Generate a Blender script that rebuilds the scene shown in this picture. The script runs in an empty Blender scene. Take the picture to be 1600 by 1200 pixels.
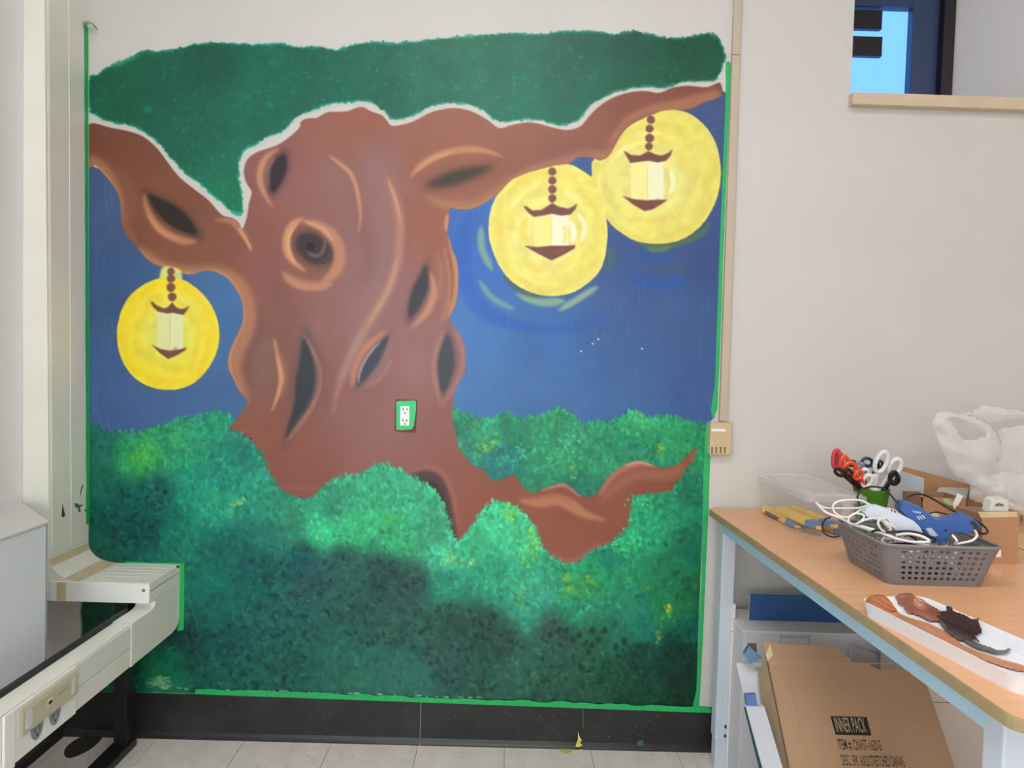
import bpy, bmesh, math, random
import numpy as np
from mathutils import Vector, Matrix

# ------------------------------------------------------------------ camera
scene = bpy.context.scene
COL = scene.collection
F_PX, CAM_D, CAM_H = 1120.0, 2.5, 1.372
YAW, PITCH, ROLL = math.radians(0.5), math.radians(2.0), math.radians(1.72)
_f = Vector((math.sin(YAW)*math.cos(PITCH), math.cos(YAW)*math.cos(PITCH), -math.sin(PITCH)))
_r0 = Vector((math.cos(YAW), -math.sin(YAW), 0)); _u0 = _r0.cross(_f)
_r = math.cos(ROLL)*_r0 + math.sin(ROLL)*_u0; _u = -math.sin(ROLL)*_r0 + math.cos(ROLL)*_u0
CAM = Vector((0, -CAM_D, CAM_H))
cam = bpy.data.objects.new('camera', bpy.data.cameras.new('camera')); COL.objects.link(cam)
cam.data.sensor_width = 36; cam.data.lens = F_PX/1600*36; cam.data.clip_start = 0.02
cam.matrix_world = Matrix(((_r.x, _u.x, -_f.x, CAM.x), (_r.y, _u.y, -_f.y, CAM.y), (_r.z, _u.z, -_f.z, CAM.z), (0, 0, 0, 1)))
scene.camera = cam
# ------------------------------------------------------------------ sky, light, exposure
world = bpy.data.worlds.new('sky'); scene.world = world; world.use_nodes = True
bg = world.node_tree.nodes['Background']; bg.inputs[0].default_value = (0.135, 0.38, 1.0, 1); bg.inputs[1].default_value = 1.9
vs = scene.view_settings
vs.view_transform = 'Standard'; vs.look = 'None'; vs.gamma = 1.0; vs.use_curve_mapping = False; vs.exposure = 0.06
def area(name, loc, rot, sx, sy, power, col):
    l = bpy.data.lights.new(name, 'AREA'); l.shape = 'RECTANGLE'; l.size = sx; l.size_y = sy; l.energy = power; l.color = col
    o = bpy.data.objects.new(name, l); COL.objects.link(o); o.location = loc; o.rotation_euler = rot; return o
R = math.radians
area('daylight_rear_window', (-0.50, -5.40, 1.60), (R(90), 0, R(180)), 1.8, 1.6, 92, (0.86, 0.95, 1.0))     # window in the wall behind the camera
area('daylight_side_window', (-1.50, -3.70, 1.75), (R(90), 0, R(-90)), 1.8, 1.5, 24, (0.70, 0.87, 1.0))     # window in the left wall behind the camera
area('ceiling_lamp_near', (-0.1, -1.95, 3.36), (0, 0, 0), 1.25, 0.6, 30, (1.0, 0.985, 0.985))
area('ceiling_lamp_side', (2.8, -2.8, 3.36), (0, 0, 0), 1.25, 0.6, 22, (1.0, 0.86, 0.76))
area('ceiling_lamp_rear', (0.4, -4.4, 3.36), (0, 0, 0), 1.25, 0.6, 22, (1.0, 0.985, 0.985))

# ------------------------------------------------------------------ helpers
KALB = 0.97                                     # a light wall of albedo ~0.62 photographs near (203,200,198) in this room's light
def lin(c): return np.where(np.asarray(c, float) <= 0.04045, np.asarray(c, float)/12.92, ((np.asarray(c, float)+0.055)/1.055)**2.4)
def alb(c): return tuple(np.clip(lin(np.array(c)/255.0)/KALB, 0.002, 0.92))
WALL8 = (205, 201, 197); WALLC = np.array(WALL8)/255.0
def at(px, py, X=None, Y=None, Z=None, plane=None):
    """the point on a plane of the room seen at a photo pixel"""
    d = _f*F_PX + _r*(px-800.0) - _u*(py-600.0)
    if X is not None: t = (X-CAM.x)/d.x
    elif Y is not None: t = (Y-CAM.y)/d.y
    elif Z is not None: t = (Z-CAM.z)/d.z
    else: t = (plane[0]-CAM).dot(plane[1])/d.dot(plane[1])
    return CAM + d*t
MATS = {}
def mat(name, c, rough=0.6, var=0.06, scale=8.0, bump=0.0, bscale=60.0, metal=0.0, spec=0.5, c2=None, mix=None, coat=0.0):
    if name in MATS: return MATS[name]
    m = bpy.data.materials.new(name); m.use_nodes = True; nt = m.node_tree; b = nt.nodes['Principled BSDF']
    b.inputs['Roughness'].default_value = rough; b.inputs['Metallic'].default_value = metal; b.inputs['Specular IOR Level'].default_value = spec
    if coat: b.inputs['Coat Weight'].default_value = coat
    a = alb(c); tc = nt.nodes.new('ShaderNodeTexCoord')
    nz = nt.nodes.new('ShaderNodeTexNoise'); nz.inputs['Scale'].default_value = scale; nz.inputs['Detail'].default_value = 5
    nt.links.new(tc.outputs['Object'], nz.inputs['Vector'])
    rp = nt.nodes.new('ShaderNodeValToRGB'); e = rp.color_ramp.elements
    lo = [x*(1-var) for x in a]; hi = [min(0.95, x*(1+var)) for x in a]
    if c2 is not None: hi = list(alb(c2)); lo = list(a)
    e[0].position, e[1].position = mix or (0.3, 0.7); e[0].color = (*lo, 1); e[1].color = (*hi, 1)
    nt.links.new(nz.outputs['Fac'], rp.inputs['Fac']); nt.links.new(rp.outputs['Color'], b.inputs['Base Color'])
    if bump:
        n2 = nt.nodes.new('ShaderNodeTexNoise'); n2.inputs['Scale'].default_value = bscale; n2.inputs['Detail'].default_value = 4
        nt.links.new(tc.outputs['Object'], n2.inputs['Vector'])
        bp = nt.nodes.new('ShaderNodeBump'); bp.inputs['Strength'].default_value = bump; bp.inputs['Distance'].default_value = 0.004
        nt.links.new(n2.outputs['Fac'], bp.inputs['Height']); nt.links.new(bp.outputs['Normal'], b.inputs['Normal'])
    MATS[name] = m; return m
def clear_mat(name, c, transp, rough=0.15, transl=0.0):
    if name in MATS: return MATS[name]
    m = bpy.data.materials.new(name); m.use_nodes = True; nt = m.node_tree; b = nt.nodes['Principled BSDF']; out = nt.nodes['Material Output']
    b.inputs['Base Color'].default_value = (*alb(c), 1); b.inputs['Roughness'].default_value = rough
    sh = b.outputs[0]
    if transl:
        tl = nt.nodes.new('ShaderNodeBsdfTranslucent'); tl.inputs[0].default_value = (*alb(c), 1)
        mx = nt.nodes.new('ShaderNodeMixShader'); mx.inputs[0].default_value = transl; nt.links.new(sh, mx.inputs[1]); nt.links.new(tl.outputs[0], mx.inputs[2]); sh = mx.outputs[0]
    tr = nt.nodes.new('ShaderNodeBsdfTransparent'); lw = nt.nodes.new('ShaderNodeLayerWeight'); lw.inputs[0].default_value = 0.35
    mr = nt.nodes.new('ShaderNodeMapRange'); mr.inputs['To Min'].default_value = transp; mr.inputs['To Max'].default_value = max(0, transp-0.28)
    nt.links.new(lw.outputs['Facing'], mr.inputs['Value'])
    mx = nt.nodes.new('ShaderNodeMixShader'); nt.links.new(mr.outputs[0], mx.inputs[0]); nt.links.new(sh, mx.inputs[1]); nt.links.new(tr.outputs[0], mx.inputs[2])
    nt.links.new(mx.outputs[0], out.inputs['Surface']); MATS[name] = m; return m
ORG = {}
def org(o): return ORG.get(o.name, Vector((0, 0, 0))) if o else Vector((0, 0, 0))
def tag(o, label=None, cat=None, group=None, kind=None):
    if label: o['label'] = label
    if cat: o['category'] = cat
    if group: o['group'] = group
    if kind: o['kind'] = kind
    return o
def thing(name, label, cat, loc=(0, 0, 0), group=None):
    o = bpy.data.objects.new(name, None); COL.objects.link(o); o.location = loc; o.empty_display_size = 0.05
    ORG[o.name] = Vector(loc); return tag(o, label, cat, group)
class MB:
    def __init__(s): s.v = []; s.f = []
    def add(s, vs, fs):
        n = len(s.v); s.v += [Vector(v) for v in vs]; s.f += [[i+n for i in f] for f in fs]; return s
    def box(s, x0, x1, y0, y1, z0, z1):
        return s.add([(x0,y0,z0),(x1,y0,z0),(x1,y1,z0),(x0,y1,z0),(x0,y0,z1),(x1,y0,z1),(x1,y1,z1),(x0,y1,z1)],
                     [(0,3,2,1),(4,5,6,7),(0,1,5,4),(1,2,6,5),(2,3,7,6),(3,0,4,7)])
    def prism(s, pts, off):
        """a flat outline (3-D points) pushed along the vector off"""
        n = len(pts); off = Vector(off); a = [Vector(p) for p in pts]
        return s.add(a+[p+off for p in a], [list(range(n))[::-1], list(range(n, 2*n))]+[(i, (i+1) % n, n+(i+1) % n, n+i) for i in range(n)])
    def tube(s, pts, r, seg=8, closed=False):
        P = [Vector(p) for p in pts]; n = len(P); base = len(s.v); up = Vector((0.13, 0.21, 1)).normalized()
        for i, p in enumerate(P):
            if closed: d = P[(i+1) % n]-P[i-1]
            else: d = P[min(i+1, n-1)]-P[max(i-1, 0)]
            d.normalize(); a = d.cross(up)
            if a.length < 1e-3: a = d.cross(Vector((1, 0, 0)))
            a.normalize(); b = d.cross(a); rr = r[i] if hasattr(r, '__len__') else r
            for k in range(seg):
                t = 2*math.pi*k/seg; s.v.append(p+a*(rr*math.cos(t))+b*(rr*math.sin(t)))
        for i in range(n if closed else n-1):
            j = (i+1) % n
            for k in range(seg): s.f.append([base+i*seg+k, base+i*seg+(k+1) % seg, base+j*seg+(k+1) % seg, base+j*seg+k])
        if not closed: s.f.append([base+k for k in range(seg)][::-1]); s.f.append([base+(n-1)*seg+k for k in range(seg)])
        return s
    def lathe(s, prof, c, seg=28, ax=None):
        base = len(s.v); n = len(prof); c = Vector(c)
        for r_, z in prof:
            for k in range(seg):
                t = 2*math.pi*k/seg; v = Vector((r_*math.cos(t), r_*math.sin(t), z)); s.v.append(c+(ax @ v if ax else v))
        for i in range(n-1):
            for k in range(seg): s.f.append([base+i*seg+k, base+i*seg+(k+1) % seg, base+(i+1)*seg+(k+1) % seg, base+(i+1)*seg+k])
        return s
    def build(s, name, m, parent=None, smooth=False, bevel=0.0, solid=0.0, bseg=2):
        me = bpy.data.meshes.new(name); o0 = org(parent)
        me.from_pydata([tuple(v-o0) for v in s.v], [], [tuple(f) for f in s.f]); me.materials.append(m)
        bm = bmesh.new(); bm.from_mesh(me); bmesh.ops.recalc_face_normals(bm, faces=bm.faces)
        if bevel: bmesh.ops.bevel(bm, geom=[e for e in bm.edges if len(e.link_faces) == 2 and e.calc_face_angle(0) > 0.6], offset=bevel, segments=bseg, profile=0.7, affect='EDGES', clamp_overlap=True)
        bm.to_mesh(me); bm.free()
        o = bpy.data.objects.new(name, me); COL.objects.link(o)
        if parent: o.parent = parent; ORG[o.name] = o0
        if smooth:
            me.polygons.foreach_set('use_smooth', [True]*len(me.polygons))
            try: me.set_sharp_from_angle(angle=R(40))
            except Exception: pass
        if solid: md = o.modifiers.new('thickness', 'SOLIDIFY'); md.thickness = solid; md.offset = 0
        return o
def rrect(cx, cy, w, h, r, n=5):
    out = []
    for sx, sy, a0 in ((1, 1, 0), (-1, 1, 90), (-1, -1, 180), (1, -1, 270)):
        for k in range(n+1):
            t = R(a0+90*k/n); out.append((cx+sx*(w/2-r)+r*math.cos(t), cy+sy*(h/2-r)+r*math.sin(t)))
    return out
def curve3(pts, n=8, closed=False):
    P = [Vector(p) for p in pts]; N = len(P); out = []
    for i in range(N if closed else N-1):
        a, b, c, d = (P[i-1], P[i], P[(i+1) % N], P[(i+2) % N]) if closed else (P[max(i-1, 0)], P[i], P[i+1], P[min(i+2, N-1)])
        for k in range(n):
            t = k/n; out.append(0.5*((2*b)+(c-a)*t+(2*a-5*b+4*c-d)*t*t+(3*b-a-3*c+d)*t**3))
    if not closed: out.append(P[-1])
    return out
def text_mesh(body, size, m, name, parent, origin, ex, ey, width=None, depth=0.0006, bold=0.0):
    """lettering set flat on a face: origin, unit vectors along the line and up the letters"""
    c = bpy.data.curves.new('lettering', 'FONT'); c.body = body; c.size = size; c.resolution_u = 2; c.offset = bold
    t = bpy.data.objects.new('lettering', c); COL.objects.link(t); bpy.context.view_layer.update()
    me = bpy.data.meshes.new_from_object(t.evaluated_get(bpy.context.evaluated_depsgraph_get())); bpy.data.objects.remove(t); bpy.data.curves.remove(c)
    xs = [v.co.x for v in me.vertices]; k = (width/(max(xs)-min(xs))) if width else 1.0
    ex, ey = Vector(ex).normalized(), Vector(ey).normalized(); nn = ex.cross(ey); o0 = org(parent)
    for v in me.vertices: v.co = Vector(origin)-o0 + ex*((v.co.x-min(xs))*k) + ey*v.co.y + nn*depth
    me.materials.clear(); me.materials.append(m); o = bpy.data.objects.new(name, me); COL.objects.link(o); o.parent = parent; return o
# ------------------------------------------------------------------ the room
XL, XR, YF, ZC = -1.53, 4.5, -5.5, 3.4
M_wall = mat('wall_paint', WALL8, 0.55, 0.025, 2.5, 0.06, 220)
M_wall_l = mat('wall_paint_cool', (228,228,228), 0.5, 0.02, 3)
M_ceil = mat('ceiling_white', (215,214,210), 0.8)
p = at(1329, 145, Y=0.0); WX0, WX1, WZ0, WZ1 = p.x, p.x+1.0, p.z-0.01, 3.2
WD = 0.47
def struct(o): o['kind'] = 'structure'; return o
struct(MB().box(XL-.1, WX0, 0, WD, 0, ZC).box(WX1, XR+.1, 0, WD, 0, ZC).box(WX0, WX1, 0, WD, 0, WZ0).box(WX0, WX1, 0, WD, WZ1, ZC).build('wall_back', M_wall))
struct(MB().box(XL-.1, XL, YF, 0, 0, ZC).build('wall_left', M_wall_l))
struct(MB().box(XR, XR+.1, YF, 0, 0, ZC).build('wall_right', M_wall))
struct(MB().box(XL-.1, XR+.1, YF-.1, YF, 0, ZC).build('wall_front', M_wall))
struct(MB().box(XL-.1, XR+.1, YF-.1, WD, ZC, ZC+.1).build('ceiling', M_ceil))
# floor: vinyl tiles with dark joints
M_tile = mat('floor_vinyl', (222,213,204), 0.42, 0.07, 14, 0.05, 90, c2=(234,227,219), mix=(.35,.75))
M_joint = mat('floor_joint', (92,82,72), 0.8)
floor = struct(MB().box(XL-.1, XR+.1, YF-.1, 0, -.06, -.0015).build('floor', M_joint))
TS = 0.305; tx0 = at(788, 1166, Z=0).x
tile_me = None
i0 = int(math.floor((XL-tx0)/TS)); n = 0
for i in range(i0, i0+14):
    for j in range(0, 8):
        xa, xb = max(XL, tx0+i*TS)+.0009, tx0+(i+1)*TS-.0009; ya, yb = -(j+1)*TS+.0009, -j*TS-.0009
        if xb-xa < TS-.003:
            MB().box(xa, xb, ya, yb, -.004, 0).build('floor_tile', M_tile, floor); continue
        if tile_me is None:
            o = MB().box(0, TS-.0018, 0, TS-.0018, -.004, 0).build('floor_tile', M_tile, floor); tile_me = o.data
        else:
            o = bpy.data.objects.new('floor_tile', tile_me); COL.objects.link(o); o.parent = floor
        o.location = (xa, ya, 0)
o = MB().box(XL, XR, YF, -8*TS, -.004, 0).build('floor_covering', M_tile, floor)
o = MB().box(tx0+(i0+14)*TS, XR, -8*TS, 0, -.004, 0).build('floor_covering', M_tile, floor)
# dark flecks of the vinyl
M_fleck = mat('floor_fleck', (110,98,88), 0.6); M_blk = mat('scuff_black', (40,36,34), 0.6)
fl = MB(); rr = random.Random(4)
for _ in range(420):
    x, y = rr.uniform(-1.4, 1.3), -rr.uniform(.01, .5); a = rr.gauss(1.2, .4); l = rr.uniform(.002, .008); w = rr.uniform(.0006, .0016)
    c, s_ = math.cos(a), math.sin(a); fl.add([(x-c*l-s_*w, y-s_*l+c*w, .0003), (x-c*l+s_*w, y-s_*l-c*w, .0003), (x+c*l, y+s_*l, .0003)], [(0, 1, 2)])
o = fl.build('floor_flecks', M_fleck, floor); o['kind'] = 'stuff'
# cove baseboards of black rubber, in two lengths
M_base = mat('rubber_black', (34,34,36), 0.38, 0.25, 9, 0.06, 40, c2=(50,50,52), mix=(.42,.8))
HB = 0.157
def cove(x0, x1, mirror=None):
    prof = [(0, 0), (-.016, 0), (-.016, .004), (-.010, .010), (-.006, .022), (-.0055, HB-.004), (-.003, HB), (0, HB)]
    m = MB(); pts = [((x0, y, z) if mirror is None else (mirror-y, x0, z)) for y, z in prof]
    return m.prism(pts, (x1-x0, 0, 0) if mirror is None else (0, x1-x0, 0))
xj = at(657, 1130, Y=0).x
bb = struct(cove(XL, xj-.0015).build('baseboard_back', M_base)); cove(xj+.0015, XR).build('base_length', M_base, bb)
struct(cove(-4.0, -.001, mirror=XL).build('baseboard_left', M_base))
M_scr = mat('scuff_white', (150,150,150), 0.7)
sc = MB()
for _ in range(150):
    x = rr.choice([rr.gauss(.45, .25), rr.uniform(-1.1, .8)]); z = rr.uniform(.03, .125); l = rr.uniform(.0008, .004); h = rr.uniform(.0006, .002)
    sc.add([(x-l, -.0062, z), (x+l, -.0062, z+rr.uniform(-h, h)), (x+l*.3, -.0062, z+h)], [(0, 1, 2)])
o = sc.build('base_scuffs', M_scr, bb); o['kind'] = 'stuff'
MB().box(xj-.0008, xj+.0008, -.0064, -.0058, .018, HB-.004).build('joint_line', M_scr, bb)
# high window at the right
M_blackf = mat('window_black', (24,22,30), 0.35); M_navy = mat('window_blue_grey', (48,68,104), 0.4); M_sill = mat('sill_beige', (206,186,160), 0.5, 0.05, 12, .1, 40)
win = struct(bpy.data.objects.new('window_1', None)); COL.objects.link(win)
yw = WD-.06
c0 = at(1486, 80, Y=yw).x                     # right edge of the black frame
WX1b = c0
MB().box(c0-.045, c0, yw-.02, WD, WZ0, WZ1).build('window_frame', M_blackf, win)
xg = at(1423, 80, Y=yw+.02).x
MB().box(xg, c0-.045, yw+.015, WD-.005, WZ0, WZ1).build('window_stile', M_navy, win, bevel=.004)
zt = at(1380, 11, Y=yw+.02).z
MB().box(WX0+.0, xg, yw+.015, WD-.005, zt, zt+.07).build('window_rail', M_navy, win, bevel=.004)
for ya, yb in ((20, 48), (61, 90)):
    a = at(1330, yb, Y=yw+.05); b = at(1375, ya, Y=yw+.05); MB().box(WX0-.0, b.x, yw+.03, yw+.05, a.z, b.z).build('window_bar', M_blackf, win)
MB().box(WX0, WX0+.012, yw+.03, yw+.05, WZ0, WZ1).build('window_bar', M_blackf, win)
gl = MB().box(WX0, xg, yw+.052, yw+.056, WZ0, WZ1).build('window_pane', clear_mat('window_glass', (180,205,225), 0.985, 0.02), win)
MB().box(c0, WX1, yw, WD, WZ0, WZ1).build('reveal_panel', M_wall, win)
# sloped right reveal panel so the recess ends where the frame ends
MB().prism([(c0, yw, WZ0), (WX1, 0.0, WZ0), (WX1+.01, 0.0, WZ0), (WX1+.01, yw, WZ0)], (0, 0, WZ1-WZ0)).build('reveal_side', M_wall, win)
a = at(1328, 144, Y=-.03); b = at(1328, 161, Y=-.03)
sill = struct(MB().box(WX0-.006, WX1+.05, -.035, .0, b.z-.004, a.z).box(WX0+.0, WX1, 0, yw, WZ0-.02, WZ0+.002).build('trim_1', M_sill, bevel=.004))
# ---- MURAL PAINT (numpy raster, one cell per photo pixel of the flat wall painting) ----
MX0, MY0, MW, MH = 110, 20, 1050, 1100
rng = np.random.default_rng(7)
IMG = np.zeros((MH, MW, 3)); IMG[:] = WALLC
CLS = np.zeros((MH, MW), np.int32)          # which painted thing a cell belongs to
YY, XX = np.mgrid[0:MH, 0:MW]; XX = XX + MX0 + 0.0; YY = YY + MY0 + 0.0
def C8(c): return np.array(c, float) / 255.0
def spl(pts, closed=False, n=6):
    P = np.array(pts, float); N = len(P); out = []
    for i in range(N if closed else N - 1):
        if closed: a, b, c, d = P[(i-1) % N], P[i], P[(i+1) % N], P[(i+2) % N]
        else: a, b, c, d = P[max(i-1, 0)], P[i], P[i+1], P[min(i+2, N-1)]
        for k in range(n):
            t = k / n
            out.append(0.5*((2*b) + (-a+c)*t + (2*a-5*b+4*c-d)*t*t + (-a+3*b-3*c+d)*t**3))
    if not closed: out.append(P[-1])
    return np.array(out)
def gauss(m, s):
    if s <= 0.05: return m
    r = max(1, int(math.ceil(2.6*s))); k = np.exp(-0.5*(np.arange(-r, r+1)/s)**2); k /= k.sum()
    p = np.pad(m, ((r, r), (0, 0)), mode='edge'); o = sum(k[i]*p[i:i+m.shape[0]] for i in range(2*r+1))
    p = np.pad(o, ((0, 0), (r, r)), mode='edge'); return sum(k[i]*p[:, i:i+m.shape[1]] for i in range(2*r+1))
def fill(poly, soft=0.6):
    """coverage of a polygon -> (slice_y, slice_x, mask), softened by a gaussian"""
    P = np.array(poly, float) - (MX0, MY0); pad = int(3*soft) + 3
    x0 = max(0, int(P[:, 0].min()) - pad); x1 = min(MW, int(P[:, 0].max()) + pad + 2)
    y0 = max(0, int(P[:, 1].min()) - pad); y1 = min(MH, int(P[:, 1].max()) + pad + 2)
    w, h = max(1, x1-x0), max(1, y1-y0); m = np.zeros((h, w)); Q = np.roll(P, -1, 0)
    xs = np.arange(w) + x0
    for r in range(h):
        for sub in (0.25, 0.75):
            y = y0 + r + sub - 0.5
            hit = (P[:, 1] <= y) != (Q[:, 1] <= y)
            if not hit.any(): continue
            a, b = P[hit], Q[hit]
            cx = np.sort(a[:, 0] + (y-a[:, 1])*(b[:, 0]-a[:, 0])/(b[:, 1]-a[:, 1]))
            for k in range(0, len(cx)-1, 2):
                m[r] += 0.5*np.clip(np.minimum(xs+0.5, cx[k+1]) - np.maximum(xs-0.5, cx[k]), 0, 1)
    return slice(y0, y0+h), slice(x0, x0+w), gauss(np.clip(m, 0, 1), soft)
def blend(sy, sx, m, col, a=1.0, cls=None):
    c = col[sy, sx] if getattr(col, 'ndim', 1) == 3 else (C8(col) if max(col) > 1.01 else np.array(col, float))
    IMG[sy, sx] = IMG[sy, sx]*(1-(m*a)[..., None]) + c*(m*a)[..., None]
    if cls is not None: CLS[sy, sx][m > 0.5] = cls
def shape(pts, col, soft=0.6, a=1.0, cls=None, smooth=True):
    sy, sx, m = fill(spl(pts, True) if smooth else pts, soft); blend(sy, sx, m, col, a, cls)
def stroke(pts, w, col, soft=1.5, a=1.0, taper=(0.25, 0.25), clip=None):
    p = spl(pts, False, 8); n = len(p); t = np.linspace(0, 1, n)
    d = np.gradient(p, axis=0); d /= np.linalg.norm(d, axis=1)[:, None] + 1e-9; nr = np.stack([-d[:, 1], d[:, 0]], 1)
    ww = w/2*np.minimum(1, np.minimum(t/max(taper[0], 1e-3), (1-t)/max(taper[1], 1e-3)))**0.7 + 0.3
    sy, sx, m = fill(np.concatenate([p + nr*ww[:, None], (p - nr*ww[:, None])[::-1]]), soft)
    if clip is not None: m = m*clip[sy, sx]
    blend(sy, sx, m, col, a)
def noise(cell, seed, octs=3):
    r = np.random.default_rng(seed); out = np.zeros((MH, MW)); amp = 1; tot = 0
    for o in range(octs):
        c = max(1.5, cell/2**o); gh, gw = int(MH/c)+3, int(MW/c)+3; g = r.random((gh, gw))
        fy = np.arange(MH)/c; fx = np.arange(MW)/c; iy = fy.astype(int); ix = fx.astype(int)
        ty = fy-iy; tx = fx-ix; ty = (ty*ty*(3-2*ty))[:, None]; tx = (tx*tx*(3-2*tx))[None]
        g00 = g[np.ix_(iy, ix)]; g01 = g[np.ix_(iy, ix+1)]; g10 = g[np.ix_(iy+1, ix)]; g11 = g[np.ix_(iy+1, ix+1)]
        out += amp*((g00*(1-tx)+g01*tx)*(1-ty) + (g10*(1-tx)+g11*tx)*ty); tot += amp; amp *= 0.55
    return out/tot
def field(ctrl, s=30, p=2.2):
    """smooth colour field through painted colour samples (x, y, r, g, b)"""
    A = np.array(ctrl, float); st = 5
    yy, xx = np.mgrid[0:MH+st:st, 0:MW+st:st]; num = np.zeros(yy.shape+(3,)); den = np.zeros(yy.shape)
    for x, y, r, g, b in A:
        w = 1/((xx+MX0-x)**2 + (yy+MY0-y)**2 + s*s)**p; num += w[..., None]*(np.array([r, g, b])/255); den += w
    f = num/den[..., None]
    fy = np.arange(MH)/st; fx = np.arange(MW)/st; iy = fy.astype(int); ix = fx.astype(int)
    ty = (fy-iy)[:, None, None]; tx = (fx-ix)[None, :, None]
    return (f[np.ix_(iy, ix)]*(1-tx)+f[np.ix_(iy, ix+1)]*tx)*(1-ty) + (f[np.ix_(iy+1, ix)]*(1-tx)+f[np.ix_(iy+1, ix+1)]*tx)*ty
def rough(sy, sx, m, nz, k=0.9, sh=0.10):
    b = m + (nz[sy, sx]-0.5)*k*(1-np.abs(2*m-1)); return np.clip((b-(0.5-sh))/(2*sh), 0, 1)
def dab(x, y, rx, ry, ang, col, a=0.7, hard=2.2):
    r = int(max(rx, ry)) + 2; ix, iy = int(x-MX0), int(y-MY0)
    x0, x1, y0, y1 = max(0, ix-r), min(MW, ix+r+1), max(0, iy-r), min(MH, iy+r+1)
    if x1 <= x0 or y1 <= y0: return
    dx = XX[y0:y1, x0:x1]-x; dy = YY[y0:y1, x0:x1]-y; ca, sa = math.cos(ang), math.sin(ang)
    q = ((dx*ca+dy*sa)/rx)**2 + ((-dx*sa+dy*ca)/ry)**2
    m = np.clip((1-q)*hard, 0, 1)*a
    IMG[y0:y1, x0:x1] = IMG[y0:y1, x0:x1]*(1-m[..., None]) + col*m[..., None]
SKY, CANOPY, TREE, BUSH, SKYR, LAMP = 1, 2, 3, 4, 5, 10      # LAMP+10*k: glow, +1..4 beads, +5 cap, +6 body, +7 base
nz6, nz14, nz40, nz3 = noise(6, 1), noise(14, 2, 4), noise(45, 3, 4), noise(3, 4, 2)
# -- sky
skyf = field([(160,300,66,86,122),(160,450,58,84,124),(160,600,62,90,134),(350,500,64,104,150),(340,620,64,98,142),(250,640,66,95,138),
 (720,350,60,98,165),(740,400,52,100,178),(740,520,64,112,172),(730,600,68,112,166),(850,520,58,100,160),(850,620,64,104,152),
 (950,450,62,90,138),(1000,400,58,80,130),(1050,500,62,90,136),(1100,400,58,78,125),(1100,600,60,86,134),(1000,620,62,96,144),
 (1120,200,64,82,126),(1110,300,60,79,125)], 60)
skyf = skyf*1.05*(1+0.10*(nz40-0.5)[..., None]+0.05*(nz3-0.5)[..., None])
shape([(136,256),(170,270),(230,360),(300,400),(400,430),(420,720),(128,735),(134,500)], skyf, 0.6, 1, SKY, False)
shape([(690,318),(760,290),(880,235),(950,225),(1000,180),(1126,140),(1139,148),(1128,400),(1117,655),(1106,668),(1100,740),(690,740)], skyf, 0.6, 1, SKYR, False)
for pts, w, c, a in [([(735,330),(722,380),(728,440),(760,490),(830,515)],26,(38,92,180),.55),([(748,470),(800,505),(880,515),(960,490)],14,(44,92,172),.5),
                     ([(980,432),(1025,445),(1075,436)],16,(42,88,170),.6),([(985,398),(1020,404),(1060,398)],10,(42,88,160),.5),
                     ([(755,330),(740,350),(736,390)],14,(52,98,178),.5),([(1000,418),(1040,422),(1075,412)],9,(70,95,105),.5)]:
    stroke(pts, w, c, 3, a)
for i in range(90):
    x, y = (rng.uniform(142,175), rng.uniform(270,660)) if i < 45 else (rng.uniform(720,1110), rng.uniform(420,640))
    stroke([(x,y),(x+rng.normal(0,2),y+rng.uniform(10,45))], 1.2, (105,128,160), 0.8, rng.uniform(.1,.35))
for x, y in [(926,537),(908,549),(935,530),(1003,545)]: dab(x,y,1.6,1.8,0,C8((200,215,225)),.9)
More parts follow.
